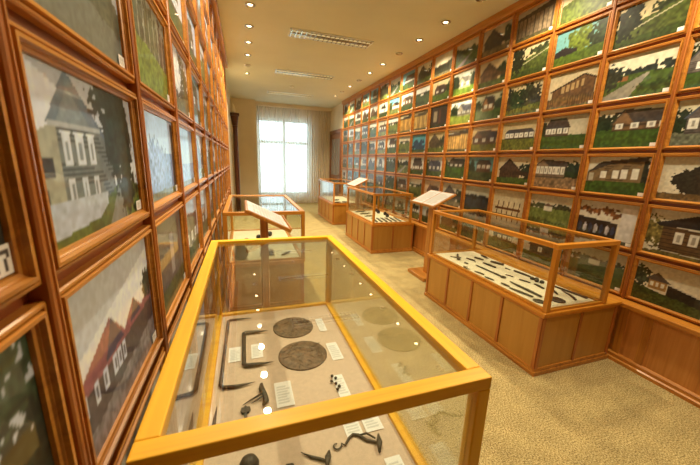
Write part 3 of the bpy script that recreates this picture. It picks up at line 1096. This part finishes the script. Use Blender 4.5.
# ------------------------------------------------------------------ display cases
def make_case(label, x0, x1, y0, y1, aisle, gx0, gx1, bedm, W_=AMBER, top=.962, rim=.485, nl=4, ns=2):
    """aisle = -1 when the aisle lies at x0, +1 when it lies at x1"""
    cx, cy = (x0 + x1) / 2, (y0 + y1) / 2
    t = empty('display_case', (cx, cy, 0))
    tag(t, label, 'display case', 'glass display cases on wooden bases')
    a, b_, c_, d_ = x0 - cx, x1 - cx, y0 - cy, y1 - cy
    ga, gb = gx0 - cx, gx1 - cx
    gc, gd = c_ + .002, d_ - .002
    i = .014
    MB().box(a + i, b_ - i, c_ + i, d_ - i, .05, rim - .035).build('cabinet', PLY, t)
    MB().box(a, b_, c_, d_, 0, .032).box(a + .006, b_ - .006, c_ + .006, d_ - .006, .032, .058).build('plinth', PINE['y'], t, .004)
    MB().box(a - .004, b_ + .004, c_ - .004, d_ + .004, rim - .022, rim).box(a + .006, b_ - .006, c_ + .006, d_ - .006, rim - .042, rim - .022).build('rim', W_['y'], t, .004)
    fx = a if aisle < 0 else b_
    s = 1 if aisle < 0 else -1
    for k in range(nl + 1):
        yy = c_ + .012 + (d_ - c_ - .024 - .026) * k / nl
        MB().box(fx + s * .004, fx + s * (i + .002), yy, yy + .026, .055, rim - .04).build('panel_strip', POST, t, .002)
    for yy, sg in ((c_, 1), (d_, -1)):
        for k in range(ns + 1):
            xx = a + .012 + (b_ - a - .024 - .026) * k / ns
            MB().box(xx, xx + .026, yy + sg * .006, yy + sg * (i + .002), .055, rim - .04).build('panel_strip', POST, t, .002)
    # glazed top
    P = .034
    for xx in (ga, gb - P):
        for yy in (gc, gd - P):
            MB().box(xx, xx + P, yy, yy + P, rim, top - .032).build('corner_post', W_['z'], t, .003)
    R_ = .040
    for yy in (gc, gd - R_):
        MB().box(ga, gb, yy, yy + R_, top - .032, top).build('top_rail', W_['x'], t, .003)
    for xx in (ga, gb - R_):
        MB().box(xx, xx + R_, gc + R_, gd - R_, top - .032, top).build('top_rail', W_['y'], t, .003)
    mb_ = MB()
    L = .030
    for (p, q, r1, r2) in ((ga + P, gb - P, gc + .008, gc + .008 + L), (ga + P, gb - P, gd - .008 - L, gd - .008), (ga + .008, ga + .008 + L, gc + P, gd - P), (gb - .008 - L, gb - .008, gc + P, gd - P)):
        mb_.box(p, q, r1, r2, rim, rim + .018)
    mb_.build('bead', W_['x'], t, .003)
    MB().box(ga + .02, gb - .02, gc + .02, gd - .02, rim - .004, rim + .004).build('display_bed', bedm, t)
    g = .005
    e = .014
    MB().box(ga + R_ - .004, gb - R_ + .004, gc + R_ - .004, gd - R_ + .004, top - .014, top - .014 + g).build('glass_pane', GLASS, t)
    for yy in (gc + e, gd - e - g):
        MB().box(ga + P, gb - P, yy, yy + g, rim + .002, top - .032).build('glass_pane', GLASS, t)
    for xx in (ga + e, gb - e - g):
        MB().box(xx, xx + g, gc + P, gd - P, rim + .002, top - .032).build('glass_pane', GLASS, t)
    return t


BEDZ = .4896
make_case('large glazed case nearest the camera, honey wood frame, two engraved discs inside', -.195, .527, .478, 1.905, 1, -.195, .527, BED, HONEY)
make_case('glazed case by left wall beyond the left reading stand, round black pot inside', -.19, .535, 2.88, 4.28, 1, -.19, .535, BEDW)
make_case('large glazed case by right wall holding dark iron tools on white', 1.872, 2.640, 1.372, 2.80, -1, 1.884, 2.475, BEDW)
make_case('glazed case by right wall between the two right reading stands', 1.880, 2.640, 4.40, 5.74, -1, 1.890, 2.575, BEDW)
make_case('farthest glazed case by right wall, next to the door and window', 1.880, 2.640, 6.72, 8.20, -1, 1.890, 2.575, BEDW)


# ------------------------------------------------------------------ reading stands
def make_stand(label, loc, rz):
    """local: reader stands at -x; low edge of the board at -x"""
    t = empty('reading_stand', loc, rz)
    tag(t, label, 'lectern', 'wooden reading stands beside the cases')
    MB().box(-.17, .17, -.2, .2, 0, .045).build('base', PINE['y'], t, .006)
    MB().box(-.028, .028, -.045, .045, .045, 1.02).build('post', PINE['z'], t, .005)
    al = math.atan2(.145, .29)
    R3 = Matrix.Rotation(-al, 4, 'Y')
    Tm = Matrix.Translation((-.02, 0, 1.03)) @ R3

    def tb(name, mat, bs, **kw):
        m_ = MB()
        for q in bs:
            m_.box(*q)
        m_.v = [tuple(Tm @ Vector(v)) for v in m_.v]
        return m_.build(name, mat, t, **kw)
    tb('board', PINE['y'], [(-.165, .165, -.265, .265, -.022, 0), (-.172, -.160, -.265, .265, -.022, .012)], bevel=.003)
    for s_ in (-1, 1):
        a = np.full((26, 20, 3), 212.0)
        rg = random.Random(4 + s_)
        for y in range(3, 23, 2):
            a[y, 2:rg.randint(13, 18)] = (176, 172, 166)
        me = print_mesh('text_sheet', .235, .3, 20, 26, a)
        me.materials.append(CARD)
        o_ = link('text_sheet', me, t)
        Q = Tm @ Matrix.Translation((0.0, s_ * .126, .003)) @ Matrix.Rotation(-PI / 2, 4, 'Z') @ Matrix.Rotation(-PI / 2, 4, 'X')
        o_.matrix_local = Q
    return t


make_stand('wooden reading stand with two text sheets, between the near right cases', (2.235, 3.33, 0), 0)
make_stand('wooden reading stand with pale sheets beside the farthest right case', (2.235, 6.10, 0), 0)
make_stand('wooden reading stand with pale board between the two left cases', (.13, 2.39, 0), PI)

# ------------------------------------------------------------------ exhibits
random.seed(5)


def thing(mb_, name, mat, label, cat, group=None, smooth=True, bevel=0.0):
    """origin moved to the middle of the base"""
    v = np.array(mb_.v)
    if group in ('iron tools in the near right case', 'iron lumps clustered in the tool case'):
        v[:, 0] = 1.945 + (v[:, 0] - 1.945) * .90
        v[:, 1] = 1.45 + (v[:, 1] - 1.45) * .965
    c_ = np.array([(v[:, 0].min() + v[:, 0].max()) / 2, (v[:, 1].min() + v[:, 1].max()) / 2, v[:, 2].min()])
    mb_.v = [tuple(x) for x in (v - c_)]
    o_ = mb_.build(name, mat, None, bevel, smooth, tuple(c_))
    tag(o_, label, cat, group)
    return o_


def bar(pts, rad, flat=.6, seg=8, z=BEDZ):
    rm = max(rad) if isinstance(rad, (list, tuple)) else rad
    return MB().tube([(p[0], p[1], z + rm * flat + .0005) for p in pts], rad, seg, flat)


def disc(x, y, r, label):
    prof = [(0, 0), (r, 0), (r, .004), (r - .004, .006), (r - .010, .0048), (r - .018, .0062), (r * .66, .0052), (r * .62, .0068), (r * .58, .0052), (r * .3, .0056), (r * .26, .007), (0, .0058)]
    m_ = MB().lathe(prof, 48, (x, y, BEDZ))
    rg = random.Random(int(x * 1000))
    for j in range(26):
        an, rr = rg.random() * 2 * PI, r * math.sqrt(rg.random()) * .88
        px, py = x + rr * math.cos(an), y + rr * math.sin(an)
        a2 = rg.random() * PI
        l = .012 + .012 * rg.random()
        m_.tube([(px - l * math.cos(a2), py - l * math.sin(a2), BEDZ + .006), (px, py + .003, BEDZ + .0065), (px + l * math.cos(a2), py + l * math.sin(a2), BEDZ + .006)], .0016, 5)
    return thing(m_, 'engraved_disc', BRONZE, label, 'disc', 'engraved discs in the nearest case')


disc(.236, 1.632, .113, 'round dark engraved metal disc, the far one of two in nearest case')
disc(.243, 1.358, .119, 'round dark engraved metal disc, the near one of two in nearest case')


def card(x, y, w_, h_, label, rz=0.0, lines=True):
    W, H = 14, 20
    a = np.full((H, W, 3), 240.0)
    rg = random.Random(int(x * 999 + y * 77))
    if lines:
        for yy in range(3, 17, 2):
            a[yy, 2:rg.randint(9, 12)] = (198, 200, 200)
    me = print_mesh('caption_card', w_, h_, W, H, a)
    me.materials.append(CARD)
    v = [(q.co.x, q.co.z, 0) for q in me.vertices]
    me.vertices.foreach_set('co', np.array(v, dtype=np.float32).ravel())
    o_ = link('caption_card', me, loc=(x, y, BEDZ + .0025))
    o_.rotation_euler = (0, 0, rz)
    tag(o_, label, 'card', 'white caption cards in the nearest case')
    return o_


card(.396, 1.617, .042, .145, 'narrow white caption card right of the far engraved disc')
card(.403, 1.347, .056, .148, 'white caption card right of the near engraved disc')
card(-.077, 1.45, .056, .122, 'white caption card between the two iron staples')
card(.028, 1.452, .055, .122, 'white caption card inside the small iron staple')
card(.122, 1.118, .070, .144, 'large white caption card in the middle of nearest case')
card(.362, 1.099, .048, .136, 'white caption card with small dark beads on its edge')
card(.338, .90, .06, .115, 'white caption card behind the front rail, left of pair')
card(.415, .90, .068, .115, 'white caption card behind the front rail, right of pair')
card(.425, .678, .056, .11, 'white caption card in right front corner, below the scrolled hook')
card(.345, .62, .056, .09, 'small white caption card at the very front of nearest case')
# bent iron staples
m_ = bar([(.008, 1.792), (-.06, 1.797), (-.108, 1.797), (-.119, 1.785), (-.124, 1.5), (-.128, 1.235), (-.118, 1.216), (-.06, 1.209), (.012, 1.215)], [.001, .006, .008, .009, .008, .009, .0095, .008, .001], .8)
thing(m_, 'iron_staple', IRON, 'long bent iron staple with pointed ends, next to left rail', 'staple', 'iron staples in the nearest case')
m_ = bar([(.092, 1.617), (.03, 1.622), (-.024, 1.628), (-.034, 1.618), (-.034, 1.48), (-.034, 1.35), (-.024, 1.336), (.03, 1.331), (.10, 1.330)], [.001, .010, .012, .012, .010, .011, .012, .010, .001], .8)
thing(m_, 'iron_staple', IRON, 'short thick bent iron staple beside the engraved discs', 'staple', 'iron staples in the nearest case')
# hinged hook with a spike
m_ = bar([(.036, 1.195), (.034, 1.165), (.046, 1.125), (.048, 1.09), (.036, 1.07)], [.006, .012, .010, .013, .005], .7)
m_.tube([(.04, 1.135, BEDZ + .012), (0, 1.115, BEDZ + .01), (-.04, 1.098, BEDZ + .004)], [.005, .004, .001], 6)
m_.tube([(.042, 1.12, BEDZ + .012), (.01, 1.102, BEDZ + .008), (-.008, 1.098, BEDZ + .004)], [.004, .003, .001], 6)
thing(m_, 'iron_hook', IRON, 'small iron hook with a side spike in nearest case', 'hook')
m_ = MB().prism([(-.042, 1.052), (-.016, 1.052), (-.010, 1.066), (-.014, 1.082), (-.022, 1.08), (-.029, 1.09), (-.036, 1.08), (-.044, 1.082), (-.048, 1.066)], BEDZ + .001, BEDZ + .010)
m_.prism([(-.040, .95), (-.018, .95), (-.024, 1.055), (-.034, 1.055)], BEDZ + .001, BEDZ + .009)
thing(m_, 'iron_lock_piece', IRON, 'dark lobed iron key-like piece just behind the front rail', 'ironwork', smooth=False, bevel=.002)
m_ = bar([(-.134, 1.118), (-.137, 1.06), (-.139, .99), (-.140, .92)], [.001, .006, .0085, .006], .4)
thing(m_, 'iron_knife', IRON, 'narrow dark iron blade close to the left rail', 'blade')
for j, (x, y) in enumerate([(.339, 1.16), (.351, 1.143), (.328, 1.128), (.342, 1.11), (.352, 1.09), (.34, 1.074)]):
    m_ = MB().lathe([(0, 0), (.005, .001), (.007, .005), (.005, .009), (0, .010)], 10, (x, y, BEDZ + .0032))
    thing(m_, 'bead', IRON, 'tiny dark bead on the edge of a white card, %s of six from the back' % ORD[j], 'bead', 'dark beads on the caption card')
# front row, seen through the front pane
ang = [i * .55 for i in range(11)]
sc = [(.262 + (.006 + .0012 * i) * math.cos(a + 1), .822 + (.006 + .0012 * i) * math.sin(a + 1)) for i, a in enumerate(ang)]
sc = sc + [(.29, .815), (.312, .838), (.330, .848), (.348, .840), (.368, .812), (.390, .800), (.408, .785)]
m_ = bar(sc, [.0022] * 4 + [.003] * 7 + [.0042, .0046, .0052, .0056, .0056, .005, .004], .8)
m_.tube([(.352, .836, BEDZ + .008), (.375, .832, BEDZ + .012), (.398, .806, BEDZ + .01)], [.003, .004, .003], 6)
m_.tube([(.414, .818, BEDZ + .012), (.404, .785, BEDZ + .014), (.390, .752, BEDZ + .008)], [.003, .011, .003], 8, .6)
thing(m_, 'scrolled_hook', IRON, 'wavy iron hook with a curled end under the front rail', 'hook')
m_ = bar([(.142, .832), (.170, .808), (.196, .792), (.214, .780)], [.001, .0045, .0055, .004], .8)
m_.tube([(.232, .806, BEDZ + .012), (.222, .782, BEDZ + .016), (.206, .742, BEDZ + .008)], [.003, .011, .003], 8, .5)
thing(m_, 'iron_spike', IRON, 'pointed iron spike with a flat head, beside the scrolled hook', 'spike')
m_ = MB().lathe([(0, 0), (.030, 0), (.031, .008), (.024, .024), (.010, .032), (0, .034)], 20, (-.02, .835, BEDZ))
thing(m_, 'iron_boss', IRON, 'dark domed iron boss in the front left of nearest case', 'ironwork')
m_ = bar([(.05, .80), (.07, .785), (.09, .78)], [.004, .008, .006], .7)
m_.tube([(.09, .80, BEDZ + .008), (.104, .79, BEDZ + .01), (.115, .77, BEDZ + .006)], [.004, .011, .006], 8, .6)
thing(m_, 'iron_stud', IRON, 'stubby iron stud between the domed boss and the spike', 'ironwork')

# iron tools of the near right case
G = 'iron tools in the near right case'
W8 = 'white bed of near right case'


def tool(pts, rad, name, label, cat, flat=.6):
    return thing(bar(pts, rad, flat), name, IRON, label, cat, G)


m_ = bar([(2.04, 2.66), (2.09, 2.62), (2.135, 2.59)], [.006, .009, .006])
m_.tube([(2.175, 2.70, BEDZ + .011), (2.11, 2.62, BEDZ + .012), (2.055, 2.535, BEDZ + .011)], [.01, .014, .02], 6, .5)
thing(m_, 'iron_axe', IRON, 'T-shaped iron axe head at the far left corner of the tool case', 'axe', G)
tool([(2.188, 2.564), (2.205, 2.51), (2.215, 2.47), (2.19, 2.43)], [.010, .012, .010, .003], 'iron_sickle', 'curved iron sickle beside the T-shaped axe head', 'sickle')
tool([(2.306, 2.567), (2.325, 2.52), (2.338, 2.468)], [.016, .020, .010], 'iron_wedge', 'broad iron wedge at the far back of the tool case', 'wedge', .4)
tool([(2.445, 2.617), (2.44, 2.56), (2.435, 2.501)], [.010, .014, .008], 'iron_chisel', 'iron chisel in the far back corner of the tool case', 'chisel')
tool([(2.257, 2.386), (2.268, 2.31), (2.275, 2.235)], [.010, .014, .012], 'iron_rasp', 'thick iron rasp behind the long ringed bar', 'rasp')
rg_ = [(2.121, 2.346), (2.125, 2.25), (2.128, 2.16), (2.131, 2.06), (2.132, 2.02)]
m_ = bar(rg_, [.006, .010, .008, .012, .008])
m_.tube([(2.132 + .02 * math.sin(a), 2.0 + .02 * math.cos(a), BEDZ + .008) for a in [i * PI / 6 for i in range(13)]], .006, 6)
thing(m_, 'ringed_bar', IRON, 'long iron bar ending in a ring, middle of the tool case', 'bar', G)
tool([(1.985, 2.31), (1.96, 2.345), (1.945, 2.32), (1.945, 2.28), (1.965, 2.25)], [.004, .008, .009, .008, .003], 'iron_hook', 'C-shaped iron hook near the aisle edge of tool case', 'hook')
tool([(1.974, 2.198), (1.985, 2.15), (1.996, 2.1)], [.006, .011, .009], 'iron_bolt', 'short iron bolt next to the C-shaped hook', 'bolt')
tool([(1.96, 2.049), (1.968, 2.01), (1.978, 1.96)], [.008, .011, .007], 'iron_bolt', 'short iron bolt by the aisle edge, midway along the tool case', 'bolt')
tool([(1.99, 1.888), (1.996, 1.85), (1.999, 1.81)], [.008, .013, .01], 'iron_bolt', 'short iron bolt left of the long broad blade', 'bolt')
tool([(2.377, 2.402), (2.405, 2.34), (2.43, 2.28)], [.013, .018, .016], 'iron_file', 'thick dark iron file along the back of tool case', 'file')
tool([(2.376, 2.205), (2.383, 2.15)], [.008, .006], 'iron_nail', 'small iron nail at the back middle of tool case', 'nail')
tool([(2.217, 2.054), (2.235, 2.02), (2.247, 1.99)], [.005, .008, .005], 'iron_pin', 'small iron pin behind the ring of the long bar', 'pin')
tool([(2.055, 2.44), (2.065, 2.40)], [.011, .008], 'iron_nut', 'small iron lump between axe head and C-shaped hook', 'ironwork')
tool([(2.395, 2.115), (2.405, 2.03), (2.413, 1.945)], [.012, .013, .010], 'iron_rod', 'dark iron rod lying along the back behind small lumps', 'rod')
tool([(2.245, 1.924), (2.26, 1.88), (2.276, 1.835)], [.007, .010, .007], 'iron_clasp', 'slim iron clasp in front of the back rod', 'clasp')
tool([(2.103, 1.897), (2.098, 1.80), (2.096, 1.70), (2.093, 1.58)], [.006, .012, .014, .010], 'iron_crowbar', 'long tapering iron crowbar on the aisle half of tool case', 'crowbar')
tool([(1.985, 1.79), (2.0, 1.71), (2.023, 1.60)], [.012, .022, .016], 'iron_knife', 'broad dark iron blade at the aisle edge of tool case', 'blade', .25)
for j, (x, y) in enumerate([(2.38, 1.90), (2.405, 1.875), (2.375, 1.85), (2.39, 1.81)]):
    m_ = MB().lathe([(0, 0), (.018, .003), (.02, .014), (.012, .024), (0, .026)], 10, (x, y, BEDZ))
    thing(m_, 'iron_lump', IRON, 'rough iron lump in the cluster at the back, %s from far end' % ORD[j], 'ironwork', 'iron lumps clustered in the tool case')
tool([(2.29, 1.80), (2.285, 1.75), (2.276, 1.70)], [.008, .012, .008], 'iron_buckle', 'small iron buckle in the middle right of tool case', 'buckle')
tool([(2.425, 1.74), (2.44, 1.64), (2.455, 1.55), (2.462, 1.47)], [.010, .014, .015, .016], 'iron_scythe', 'long straight iron scythe blade along back near front end', 'scythe', .4)
tool([(2.41, 1.64), (2.385, 1.56), (2.36, 1.51), (2.33, 1.47)], [.007, .011, .013, .010], 'iron_scythe', 'shorter curved iron scythe blade near the front end', 'scythe', .4)
tool([(2.345, 1.70), (2.32, 1.64), (2.286, 1.59)], [.006, .010, .008], 'iron_punch', 'iron punch between the crowbar and curved scythe', 'punch')
m_ = MB().lathe([(0, 0), (.058, 0), (.06, .004), (.045, .009), (0, .008)], 28, (2.18, 1.515, BEDZ))
thing(m_, 'iron_plate', IRON, 'round dark iron plate at the front end of tool case', 'plate', G)
m_ = MB().lathe([(0, 0), (.042, 0), (.044, .004), (.03, .009), (0, .008)], 24, (2.005, 1.53, BEDZ))
thing(m_, 'iron_plate', IRON, 'small dark iron plate behind the front post of tool case', 'plate', G)

# middle right case: dark blades lying between white sheets
for j in range(6):
    x = 2.02 + j * .085
    o_ = thing(MB().prism([(x - .02, 4.52), (x + .015, 4.52), (x + .06, 4.84), (x + .03, 4.86)], BEDZ + .003, BEDZ + .012), 'iron_knife', GREYCLOTH,
               'dark blade on the bed of the middle right case, %s from aisle' % ORD[j], 'blade', 'dark blades in the middle right case', False)
for j in range(3):
    y = 5.0 + j * .24
    m_ = bar([(1.99, y), (2.06, y + .05), (2.15, y + .04), (2.22, y + .1)], [.012, .022, .02, .01])
    thing(m_, 'iron_tongs', IRON, 'dark iron tongs deeper in middle right case, %s from front' % ORD[j], 'tongs', 'iron tongs in the middle right case')
for j in range(4):
    m_ = MB().lathe([(0, 0), (.025, 0), (.034, .02), (.028, .045), (.017, .055), (.019, .062), (0, .06)], 18, (2.40 + .05 * (j % 2), 4.95 + .2 * j, BEDZ))
    thing(m_, 'clay_jar', POTM, 'squat dark jar along the back of middle right case, %s from front' % ORD[j], 'jar', 'dark jars in the middle right case')
# farthest right case
for j, (x, y, a) in enumerate([(2.03, 6.86, .2), (2.22, 6.9, -.1), (2.12, 7.25, .5)]):
    m_ = bar([(x - .07, y, 0), (x, y + .03 * a), (x + .08, y + .1 * a)], [.018, .03, .02], .5)
    thing(m_, 'iron_axe', IRON, 'dark flat iron piece in the farthest right case, %s from near end' % ORD[j], 'ironwork', 'dark pieces in the farthest right case')
# second left case
m_ = MB().lathe([(0, 0), (.045, 0), (.072, .035), (.075, .07), (.055, .105), (.042, .115), (.048, .13), (.042, .13), (.036, .112), (0, .06)], 24, (-.06, 3.02, BEDZ))
thing(m_, 'clay_pot', POTM, 'round black pot at the near end of second left case', 'pot')
m_ = MB().box(.12, .26, 3.05, 3.15, BEDZ + .0005, BEDZ + .02).box(.13, .25, 3.06, 3.14, BEDZ + .02, BEDZ + .05)
thing(m_, 'wooden_box', DARKWOOD, 'small dark wooden box near the middle of second left case', 'box', smooth=False, bevel=.003)
m_ = bar([(.33, 3.02), (.38, 3.08), (.42, 3.12)], [.012, .02, .012])
thing(m_, 'iron_lump', IRON, 'dark iron lump at the aisle side of second left case', 'ironwork')
for j in range(3):
    m_ = MB().lathe([(0, 0), (.02, 0), (.03, .02), (.027, .045), (.016, .055), (0, .055)], 18, (.0 + .14 * j, 3.6 + .15 * j, BEDZ))
    thing(m_, 'clay_pot', POTM, 'small dark pot farther back in second left case, %s from near end' % ORD[j], 'pot', 'small pots in the second left case')

# dark carved post against the left wall by the window
t = empty('carved_post', (XL + .11, 9.3, 0))
tag(t, 'dark carved wooden post with a capital, by the left wall near window', 'post')
MB().box(-.108, .08, -.10, .10, 0, .14).build('base', DARKWOOD, t, .01)
MB().lathe([(0, .14), (.075, .14), (.08, .2), (.06, .26), (.065, 1.2), (.06, 2.2), (.075, 2.26), (0, 2.27)], 20).build('shaft', DARKWOOD, t, smooth=True)
MB().lathe([(0, 2.265), (.07, 2.27), (.08, 2.36), (.095, 2.46), (.1, 2.515), (0, 2.515)], 20).box(-.108, .12, -.12, .12, 2.515, 2.58).build('capital', DARKWOOD, t, .006)
MB().lathe([(0, 2.58), (.05, 2.58), (.06, 2.66), (.035, 2.76), (.02, 2.8), (0, 2.82)], 16, (-.03, 0, 0)).build('finial', PLASTER, t, smooth=True)

# ------------------------------------------------------------------ ceiling lamps
ring_me = MB().lathe([(.054, 0), (.056, -.007), (.048, -.013), (.040, -.011), (.034, -.004), (.027, -.001)], 28).mesh('trim_ring')
ring_me.materials.append(CHROME)
cup_me = MB().lathe([(.0375, -.002), (.036, .0), (0, .001)], 24).mesh('cavity')


def spot(x, y, lit, row, idx, power=30.0, aim=(0, 0), size=124, blend=.6):
    t_ = empty('ceiling_spotlight', (x, y, CEIL))
    state = 'lit' if lit else 'unlit'
    tag(t_, '%s round ceiling spotlight over the %s, %s of its row from window' % (state, row, ORD[idx]), 'spotlight', 'recessed spotlights over the %s' % row)
    link('trim_ring', ring_me, t_, loc=(0, 0, -.001))
    m2 = MB().lathe([(0, -.0045), (.025, -.0045), (.027, -.002), (.027, -.0005), (0, -.0005)], 24)
    m2.build('lamp', LAMPON if lit else LAMPDIM, t_)
    if lit:
        l = bpy.data.lights.new('spot_beam', 'SPOT')
        l.energy = power
        l.color = (1.0, .845, .565)
        l.spot_size = math.radians(size)
        l.spot_blend = blend
        l.shadow_soft_size = .035
        lo = bpy.data.objects.new('spot_beam', l)
        col.objects.link(lo)
        lo.parent = t_
        lo.location = (0, 0, -.03)
        dv = Vector((aim[0], aim[1], -1))
        lo.rotation_euler = dv.to_track_quat('-Z', 'Y').to_euler()
    return t_


PWR = 62.0
for i in range(13):
    y = 7.05 - .6 * i + (0.0)
    spot(.14, y, i not in (1, 11, 12), 'left cases', i, PWR * (1.9 if i < 4 else 1.0), (-.16, 0))
Lr = {0: 1, 1: 0, 2: 1, 3: 0, 4: 1, 5: 1, 6: 0, 7: 1, 8: 1, 9: 0, 10: 1, 11: 1, 12: 1, 13: 1}  # lamps nearest the camera are unseen; some lit just to brighten walls
for i in range(14):
    y = 8.33 - .595 * i
    if i == 8:
        spot(2.335, y, True, 'right cases', i, 150.0, (.44, .06), 40, .6)
    elif i == 11:
        spot(2.335, y, True, 'right cases', i, 215.0, (-1.55, (.95 - y) * .6), 62, .7)  # unseen lamp, its beam made up to brighten the left wall pictures
    else:
        spot(2.335, y, bool(Lr[i]), 'right cases', i, PWR * (1.45 if i > 8 else 2.6 if i == 0 else 1.9 if i < 6 else 1.0), (.2, 0))


def louvre(y, label):
    t_ = empty('louvre_light', (1.22, y, CEIL))
    tag(t_, label, 'ceiling light', 'long louvred ceiling lights')
    L_, B_ = 1.16, .29
    m1 = MB().box(-L_ / 2, L_ / 2, -B_ / 2, -B_ / 2 + .02, -.012, -.001).box(-L_ / 2, L_ / 2, B_ / 2 - .02, B_ / 2, -.012, -.001)
    m1.box(-L_ / 2, -L_ / 2 + .02, -B_ / 2, B_ / 2, -.012, -.001).box(L_ / 2 - .02, L_ / 2, -B_ / 2, B_ / 2, -.012, -.001)
    m1.build('frame', WINFR, t_, .002)
    MB().box(-L_ / 2 + .01, L_ / 2 - .01, -B_ / 2 + .01, B_ / 2 - .01, -.004, -.0015).build('reflector', LREFL, t_)
    m3 = MB()
    for k in range(18):
        x_ = -L_ / 2 + .03 + (L_ - .06) * k / 17
        m3.box(x_ - .007, x_ + .007, -B_ / 2 + .02, B_ / 2 - .02, -.016, -.004)
    m3.box(-L_ / 2 + .02, L_ / 2 - .02, -.008, .008, -.018, -.004)
    m3.build('louver', LOUVER, t_)
    m4 = MB()
    for yy in (-.07, .07):
        m4.tube([(-L_ / 2 + .03, yy, -.0115), (L_ / 2 - .03, yy, -.011)], .007, 8)
    m4.build('tube_lamp', TUBE, t_, smooth=True)


louvre(4.62, 'long louvred ceiling light nearest the camera, set across the ceiling')
louvre(6.62, 'long louvred ceiling light, middle of the three across the ceiling')
louvre(8.68, 'long louvred ceiling light nearest the window, set across the ceiling')
m_ = MB().lathe([(0, 0), (.05, 0), (.05, -.02), (.035, -.04), (0, -.045)], 20, (1.13, 7.75, CEIL - .001))
thing(m_, 'smoke_detector', WINFR, 'small round smoke detector between the two far louvred lights', 'smoke detector')

# ------------------------------------------------------------------ daylight
wd = bpy.data.worlds.new('daylight')
wd.use_nodes = True
scn.world = wd
bg = wd.node_tree.nodes['Background']
bg.inputs['Color'].default_value = (.70, .92, 1.0, 1)
bg.inputs['Strength'].default_value = 4.2
scn.view_settings.exposure = 0.0
